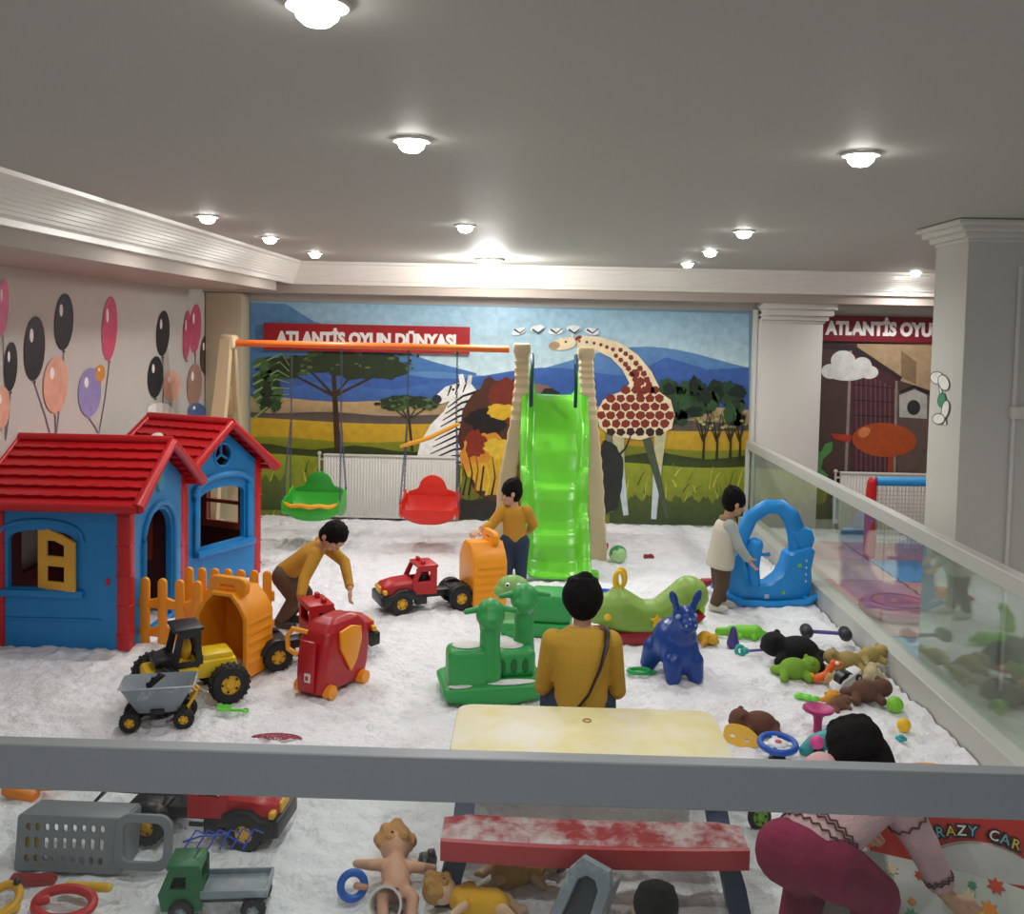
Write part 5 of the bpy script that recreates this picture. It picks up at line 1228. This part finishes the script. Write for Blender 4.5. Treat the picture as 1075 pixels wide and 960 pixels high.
# lime wheel under the handrail
p = G(798, 872); t = thing('sand_roller', 'lime green toy wheel with dark tyre under the handrail beside the bench', 'toy wheel', (p.x+.0, p.y+.02, .05), 0, rot=(R(78), 0, R(20)))
b = MB(m_tyre); b.torus((0, 0, 0), .045, .014); b.build('tyre', t)
b = MB(cm('#78b32a')); b.lathe([(0, .012), (.012, .014), (.02, .008), (.036, .012), (.042, -.008), (0, -.01)]); b.use(m_black)
for k in range(5): b.cone((.026*cos(k*1.257), .026*sin(k*1.257), .008), (.026*cos(k*1.257), .026*sin(k*1.257), .016), .005, seg=8)
b.build('hub', t)
# left front bits
def shovel(label, px, py, rz, c='#5fd02c', s=1.0):
    p = G(px, py); t = thing('toy_shovel', label, 'toy shovel', (p.x, p.y+.02, .02), R(rz), 'green toy shovels on the left', s, rot=(.15, .1, R(rz)))
    b = MB(cm(c)); b.shell([[V((x, y, .018*(y/.03)**2+.004)) for y in (-.03, -.02, -.01, 0, .01, .02, .03)] for x in (-.03, -.01, .01, .03, .045)], .004); b.build('scoop', t)
    b = MB(cm(c)); b.cone((.04, 0, .008), (.11, 0, .012), .008); b.torus((.125, 0, .012), .015, .006); b.build('handle', t)
    return t
shovel('green toy shovel lying right of the yellow tractor wheel', 232, 752, 10, s=1.0)
shovel('small green toy shovel stuck by the left wheel of the hopper wagon', 130, 762, 60, s=.8)
p = G(291, 776); o_ = MB(cm('#a8344e'))
for k in range(9): a0 = R(20+k*17); o_.tube([(.13*cos(a0)*.3, .0+.02*k % .01, .01), (.08*cos(a0), .03*sin(a0), .018), (.14*cos(a0), .07*sin(a0), .006)], .0035, seg=6)
for rr_ in (.06, .10, .135): o_.tube([(rr_*cos(R(a)), rr_*.5*sin(R(a)), .012) for a in range(10, 175, 12)], .0035, seg=6)
o = o_.build('sand_sieve'); o.location = (p.x, p.y-.03, 0); tag(o, 'thin pinkish red net of a sand sieve lying behind the handrail', 'sand sieve')
# orange scoop at the left edge
blobtoy('orange plastic scoop at the left edge under the handrail', 18, 842, '#e8841e', [('b', (0, 0, .03), (.16, .07, .05), (.1, .2, -.1), .015), ('b', (.12, .02, .045), (.14, .04, .02), (0, -.1, 0), .008)], 'toy_scoop', 'sand toy', up=.03)
# grey crate on its side with handle loop
a = G(12, 918); e_ = G(128, 914); w = e_.x-a.x; m_cr = cm('#7d8288', .45)
t = thing('toy_crate', 'grey plastic crate on its side with rows of oval holes', 'crate', ((a.x+e_.x)/2, a.y+.03, -.0), R(-1), rot=(R(-8), 0, R(-1)))
hh = .205; holes = []
for r_ in range(3):
    zc = .045+r_*.06
    for k in range(9):
        x = -w/2+.04+k*.037; holes.append(rrect(x-.011, zc-(.024 if r_ == 1 else .016), x+.011, zc+(.024 if r_ == 1 else .016), .0105, 3))
b = MB(m_cr); b.plate(rrect(-w/2, 0, w/2, hh, .02), holes, .012, bev=.002); b.build('front_panel', t)
b = MB(m_cr); b.box((-w/2, .08, hh/2), (.014, .17, hh), bev=.005); b.box((0, .08, .006), (w, .17, .014), bev=.005); b.box((0, .08, hh), (w, .17, .014), bev=.005); b.box((w/2, .08, hh/2), (.014, .17, hh), bev=.005); b.build('sides', t)
b = MB(m_cr); b.plate(rrect(w/2-.02, .02, w/2+.20, hh+.02, .05), [rrect(w/2-.0, .045, w/2+.175, hh-.005, .04)], .02, bev=.004); b.build('handle_loop', t)
for k in range(2):
    for r_ in range(3): b = MB(cm('#c99a2a')); x = -w/2+.04+k*.037; z = .045+r_*.06; b.box((x, .012, z), (.024, .006, .045), bev=.004); b.build('yellow_insert', t)
blobtoy('dark red plastic strip in the sand under the grey crate', 35, 928, '#9c2a2e', [('b', (0, 0, .015), (.17, .05, .03), (.1, .05, .1), .01), ('b', (.05, 0, .028), (.05, .04, .012), (.1, .05, .1), .004)], 'toy_strip', 'toy')
t = blobtoy('yellow ring handle toy in the bottom left corner', 5, 955, '#e0a823', [('t', (0, 0, .04), .05, .016, (.6, 0, 0)), ('b', (.04, -.02, .02), (.05, .03, .03), (0, 0, .3), .008)], 'toy_ring', 'toy', up=.0, parts=[('peg', '#2a2c30', [((.01, .06, .05), (.03, .03, .09), .014, .014)])])
t = blobtoy('red looped toy grip with sand on it at the bottom left', 66, 962, '#c0282a', [('t', (0, 0, .04), .07, .018, (.5, 0, 0), 24, 8, (1.5, .8, 1)), ('b', (-.08, 0, .05), (.05, .03, .03), (0, 0, .5), .008)], 'toy_grip', 'toy', up=.01, parts=[('bar', '#e0b42c', [((-.03, .09, .05), (.12, .09, .05), .018, .018)])])
# green toy lorry
p = G(222, 962); t = thing('toy_lorry', 'dark green toy lorry with grey flat deck at the bottom left', 'toy truck', (p.x, p.y+.03, .0), R(186), sc=.85); m_dg = cm('#0f6a3a', .4)
b = MB(m_dg)
for s in (-1, 1): b.plate([(.04, .05), (.20, .05), (.215, .12), (.17, .23), (.06, .24), (.04, .22)], [[(.10, .14), (.175, .14), (.155, .20), (.10, .20)]], .012, T((0, s*.07, 0)), bev=.003)
b.plate([(-.075, .05), (.075, .05), (.075, .24), (-.075, .24)], [[(-.05, .14), (.05, .14), (.05, .21), (-.05, .21)]], .012, T((.05, 0, 0)) @ RZ(pi/2)); b.loft([[V((x, y, z)) for y in (-.075, .075)]+[V((x-.012, y, z)) for y in (.075, -.075)] for x, z in ((.205, .05), (.215, .13))])
b.box((.115, 0, .235), (.14, .155, .018), bev=.006); b.build('cab', t)
b = MB(m_grey); b.box((-.10, 0, .11), (.28, .17, .015), bev=.004); b.box((-.10, -.085, .125), (.28, .01, .03), bev=.003); b.box((-.10, .085, .125), (.28, .01, .03), bev=.003); b.box((-.235, 0, .125), (.012, .17, .03), bev=.003); b.build('deck', t)
b = MB(m_dark); b.box((-.02, 0, .075), (.4, .08, .03), bev=.006); b.build('chassis', t)
for x in (.12, -.18):
    for y in (-.08, .08): wheel(t, x, y, .05, .04, hub=m_grey)
b = MB(cm('#2a46b0'))
for k in range(6): b.M = Matrix.Scale(.85, 4); b.tube([(.16-.05*k, .05+.005*k, .25), (.13-.05*k, -.02, .29), (.10-.05*k, -.08, .24)], .004, seg=6)
b.tube([(.18, .0, .25), (.1, .02, .285), (.0, 0, .28), (-.08, -.05, .2)], .004, seg=6)
o = b.build('toy_net'); o.parent = None; o.location = (p.x+.02, p.y+.09, .02); o.rotation_euler = (0, 0, R(186)); tag(o, 'blue plastic net draped over the green toy lorry cab', 'toy net')
# centre front
t = blobtoy('blue ring toy standing left of the peach doll', 370, 945, '#1c5fc0', [('t', (0, 0, .055), .045, .015, (1.25, 0, .35), 28, 10)], 'toy_ring', 'toy ring', parts=[('knob', '#c98f74', [((.015, .0, .055), (.05, .0, .05), .014, .012)])])
m_doll = mat('doll_skin', '#cf9e80', .6)
def doll(label, px, py, rz, c, cloth=None, s=1.0, hair='#c7925c'):
    p = G(px, py); t = thing('doll', label, 'doll', (p.x, p.y+.03, .045*s), 0, 'dolls lying before the red bench', s, rot=(R(8), R(-6), R(rz)))
    b = MB(mat('doll_'+c.strip('#'), c, .6)); b.ell((.13, 0, .02), (.055, .05, .052)); b.chain([(.08, 0, .01), (.02, 0, 0), (-.05, 0, 0)], [.028, .045, .042])
    for q in (-1, 1):
        b.chain([(.05, q*.03, .01), (.03, q*.08, .02), (.06, q*.12, .0)], [.02, .017, .013]); b.chain([(-.05, q*.02, 0), (-.11, q*.045, .02), (-.16, q*.04, -.01)], [.026, .02, .016]); b.ell((-.175, q*.04, 0), (.022, .013, .013))
        b.ell((.13, q*.05, .02), (.012, .008, .016))
    b.build('body', t, remesh=.005, smooth=2)
    b = MB(mat('doll_hair_'+hair.strip('#'), hair, .9, bump=.8, bscale=60)); b.ell((.155, 0, .02), (.05, .056, .058)); 
    for k in range(9): b.ell((.15+.03*cos(k*.7), .05*sin(k*.7), .04+.02*cos(k*1.3)), .022)
    b.build('hair', t, remesh=.005, smooth=1)
    for q in (-1, 1): b = MB(cm('#2a2320', .2)); b.ell((.125, q*.018, .068), .006); b.build('eye', t)
    if cloth:
        b = MB(mat('cloth_'+cloth.strip('#'), cloth, .9, bump=.3)); b.chain([(.06, 0, .005), (.0, 0, 0), (-.07, 0, 0)], [.045, .056, .064]); 
        for q in (-1, 1): b.cap((.05, q*.03, .01), (.035, q*.065, .018), .028, .026)
        b.build('dress', t, remesh=.006, smooth=2)
    return t
doll('curly haired peach doll lying by the left bench leg', 414, 943, 100, '#cf9e80', None, 1.25)
doll('doll in a bright yellow dress in front of the bench', 498, 966, 172, '#d8b08e', '#dba51e', 1.0, '#b98a4a')
doll('doll in a mustard dress with brown hair under the bench', 548, 930, 16, '#c9a076', '#b98a22', .95, '#7a4f2c')
t = blobtoy('small dark toy camera beside the left bench leg', 448, 915, '#25282e', [('b', (0, 0, .03), (.07, .05, .05), (.2, .1, .4), .012), ('b', (.015, 0, .06), (.03, .03, .02), (.2, .1, .4), .006)], 'toy_camera', 'toy camera', up=.03, parts=[('lens', '#15161a', [((-.005, -.03, .035), (-.008, -.05, .035), .018, .016)])])
p = G(408, 962); t = thing('toy_bucket', 'white toy bucket with red pattern tipped over at the bottom edge', 'toy bucket', (p.x, p.y+.0, .045), 0, rot=(R(60), R(20), R(-20)))
b = MB(cm('#e2dfd8')); b.lathe([(.042, -.07), (.06, .05), (.064, .055), (.064, .062), (.056, .06), (.04, -.06), (.0, -.06)], seg=28); b.build('pail', t)
b = MB(cm('#8f3040'))
for k in range(8): b.box((.054*cos(k*.785), .054*sin(k*.785), -.0), (.012, .012, .03), (0, 0, k*.785), .003)
b.build('pattern', t)
# grey plastic chair lying in front of the bench
p = G(612, 965, 0); t = thing('toy_chair', 'grey plastic child seat tipped up in front of the red bench', 'child seat', (p.x-.06, 3.27, .01), 0, rot=(R(-18), R(16), R(-24)))
b = MB(m_grey); b.plate([(-.085, 0), (.085, 0), (.075, .22), (.05, .27), (-.05, .27), (-.075, .22)], [[(-.055, .04), (.055, .04), (.045, .2), (.02, .23), (-.02, .23), (-.045, .2)]], .05, bev=.006); b.build('rim', t)
b = MB(m_dark); b.prism([(-.06, .03), (.06, .03), (.05, .21), (.025, .24), (-.025, .24), (-.05, .21)], .012, T((0, .008, 0)), bev=.003); b.build('panel', t)
b = MB(m_grey); b.prism([(-.085, 0), (.085, 0), (.085, .03), (-.085, .03)], .16, T((0, .09, 0)), bev=.008); b.box((.075, .06, .13), (.02, .10, .24), bev=.008); b.build('side', t)

# ---------------------------------------------------------------- red ride-on car and leaf-printed panel, lower right
c0 = G(1010, 955, .0)
t = thing('ride_on_car', 'red ride-on car lettered CRAZY CAR with orange seat pads, lower right corner', 'ride-on car', (1.79, 3.93, 0), R(-10), sc=1.15)
m_cc = mat('car_red', '#c42a1e', .32)
b = MB(m_cc)
ol = [(-.30, .0), (-.31, .10), (-.27, .18), (-.24, .25), (-.22, .30), (-.02, .31), (.0, .27), (.08, .29), (.2, .29), (.3, .27), (.40, .2), (.44, .1), (.44, .0)]
b.loft([[V((x, -.2+dy, z*kk)) for x, z in ol] for dy, kk in ((0, .86), (.02, .93), (.08, 1.0), (.18, 1.0), (.24, .93), (.26, .86))]); b.build('bonnet', t, sharp=50)
b = MB(cm('#d6d2cc')); b.M = T((.05, -.205, 0)); b.prism([(-.19, .03)]+arc(0, .03, .19, 0, 180, 16, .13)[::-1][1:-1]+[(.19, .03)], .02, bev=.004); b.M = Matrix.Identity(4); b.build('arch_panel', t)
b = MB(cm('#f3eee6')); M = T((.085, -.222, .178))
cu = 'CRAZY CAR'
for i, ch in enumerate(cu):
    if ch == ' ': continue
    u = (i-4)/4; bb = T((.02+u*.135, -.215, .185-.028*u*u)) @ RY(u*.22) @ RX(R(-8)); b.use(cm('#2a1a1a')); text_mb(b, ch, .050, bb @ T((0, .002, -.003)), .006, .006); b.use(cm(['#f3eee6', '#7fb8c8', '#e8c44a'][i % 3])); text_mb(b, ch, .047, bb, .012, .0)
b.build('lettering', t)
b = MB(m_orange); b.lathe([(.0, .0), (.12, .0), (.13, .012), (.13, .03), (.115, .042), (0, .046)], (-.07, -.08, .29), seg=28, sc=(.95, .72, 1)); b.build('seat_pad', t)
b = MB(m_orange); b.lathe([(.0, .0), (.11, .0), (.12, .012), (.12, .03), (.1, .05), (0, .056)], (.22, -.08, .27), seg=28, sc=(.95, .75, 1)); b.build('seat_pad', t)
b = MB(cm('#f0eeea', .3)); b.ell((-.0, -.12, .285), .02); b.build('headlight', t)
t = thing('game_board', 'pale grey play panel printed with orange and yellow leaves, leaning before the red car', 'game board', (1.42, 3.30, .10), 0, rot=(R(38), 0, R(-12)))
b = MB(cm('#b9bcb4', .35)); b.prism([(-.34, -.12), (.5, -.12), (.5, .12), (.3, .17), (.05, .20), (-.15, .22), (-.3, .19), (-.34, .1)], .02, RX(-pi/2), bev=.005)
b.build('board', t)
b = MB(); rl = random.Random(5)
for k in range(22):
    x, y = rl.uniform(-.30, .45), rl.uniform(-.10, .17); s_ = rl.uniform(.015, .034); b.use(cm(rl.choice(['#e0862a', '#e8b83c', '#c9442a', '#4f9a6a', '#d89a8a', '#e8d8b0'])))
    n_ = 7; b.prism([((s_ if i % 2 else s_*.55)*cos(pi*i/n_+k)+x, (s_ if i % 2 else s_*.55)*sin(pi*i/n_+k)+y) for i in range(2*n_)], .003, T((0, 0, .0125)) @ RX(-pi/2))
b.build('leaf_print', t)
blobtoy('orange-red toy basket under the girl arm, left of the red ride-on car', 917, 912, '#c8502c', [('e', (0, 0, .07), (.09, .07, .06)), ('e', (0, 0, .03), (.06, .05, .03))], 'toy_basket', 'toy', up=.06)
blobtoy('green toy tray at the bottom edge beside the girl', 935, 968, '#2f8f66', [('e', (0, 0, .03), (.13, .08, .03)), ('e', (.05, 0, .05), (.07, .06, .03))], 'toy_tray', 'toy', up=.05)
t = blobtoy('white can with grey rim between the girl arm and the red car', 905, 925, '#d8d6d0', [((0, 0, .02), (.01, 0, .10), .022, .022)], 'toy_can', 'toy', parts=[('rim', '#8a8f94', [('t', (.011, 0, .115), .02, .004)])], up=.02)
ball('small yellow ball by the near end of the kerb', 1049, 806, .03, '#e8b422')

# ================================================================ BEYOND THE SIDE GLASS
mats = [(2.9, 9.6, '#c98f8c'), (3.7, 9.6, '#b87878'), (2.9, 8.8, '#cfa6a0'), (3.7, 8.8, '#5f8fc4'), (2.9, 8.0, '#d08f92'), (3.7, 8.0, '#c98a80'), (2.9, 7.2, '#c9a2a2'), (3.7, 7.2, '#cc6a50'), (2.9, 6.4, '#8fabc9'), (3.7, 6.4, '#a3b8cf'), (4.5, 8.8, '#c98f8c'), (4.5, 8.0, '#5f8fc4'), (4.5, 7.2, '#d08f92'), (2.9, 5.6-.0, '#b9a2a2')]
names = {'#c98f8c': 'rose', '#b87878': 'dusty red', '#cfa6a0': 'pale pink', '#5f8fc4': 'blue', '#d08f92': 'pink', '#c98a80': 'salmon', '#c9a2a2': 'greyish pink', '#cc6a50': 'orange red', '#8fabc9': 'pale blue', '#a3b8cf': 'powder blue', '#b9a2a2': 'mauve'}
for i, (x, y, c) in enumerate(mats):
    if y < 6 : continue
    b = MB(cm(c, .6)); zz = [(-.395, -.395)]; n = 8; pts = []
    for e in range(4):
        for k in range(n):
            u = -.39+.78*k/n; o_ = .012 if k % 2 else -.012
            pts.append({0: (u, -.39+o_), 1: (.39+o_, u), 2: (-u, .39+o_), 3: (-.39+o_, -u)}[e])
    b.prism(pts, .02, RX(pi/2), bev=.003); o = b.build('foam_mat'); o.location = (x, y, .012)
    col_ = ['beside the side glass', 'second from the side glass', 'third from the side glass'][int((x-2.5)/.8)]
    row_ = {9.6: 'in the rear row', 8.8: 'in the fourth row', 8.0: 'in the middle row', 7.2: 'in the second row', 6.4: 'in the front row'}[y]
    tag(o, names[c]+' foam floor mat '+row_+' '+col_, 'foam mat', 'interlocking foam mats beyond the side glass')
# low play enclosure: red padded post, blue tube, net
pp = P(916, 500, 9.3); t = thing('play_net_gate', 'play enclosure with red padded post, blue top tube and net beyond the glass', 'play enclosure', (pp.x, 9.3, .0), 0)
b = MB(m_red); b.chain([(0, 0, .03), (-.01, 0, .5), (0, 0, pp.z-.06)], [.06, .055, .05]); b.build('padded_post', t, remesh=.012, smooth=2)
b = MB(cm('#2a97d8')); b.cone((.04, 0, pp.z-.05), (1.2, 0, pp.z-.04), .045, seg=20); b.build('top_tube', t)
b = MB(mat('net_cord', '#b9a6a4', .8)); 
for k in range(30): b.cone((.06+k*.038, 0, .06), (.06+k*.038, 0, pp.z-.08), .0035, seg=5)
for k in range(16): b.cone((.05, 0, .08+k*.04), (1.2, 0, .08+k*.04), .0035, seg=5)
b.build('net', t)
b = MB(m_red); b.cone((1.22, 0, .0), (1.22, 0, pp.z-.02), .05); b.build('end_post', t)
p = G(872, 632); b = MB(cm('#c9687c', .5)); b.lathe([(.0, .0), (.26, 0), (.29, .03), (.29, .07), (.26, .10), (.0, .11)], seg=36); b.use(cm('#b55a70', .5)).torus((0, 0, .1), .2, .012)
o = b.build('round_cushion'); o.location = (2.88, 7.35, .03); tag(o, 'round pink floor cushion on the mats right behind the side glass', 'cushion')
plush('green frog plush on the floor beyond the near side glass, upper one', 1035, 588, .34, '#2f7a3a', rz=20)  # these three soft toys are added to stand for reflections in the glass
plush('green turtle plush on the floor beyond the near side glass, lower one', 1052, 700, .30, '#3a8a44', rz=-30)
plush('olive brown bear on the floor beyond the glass at the right edge', 1065, 625, .28, '#8a7c38', rz=160)
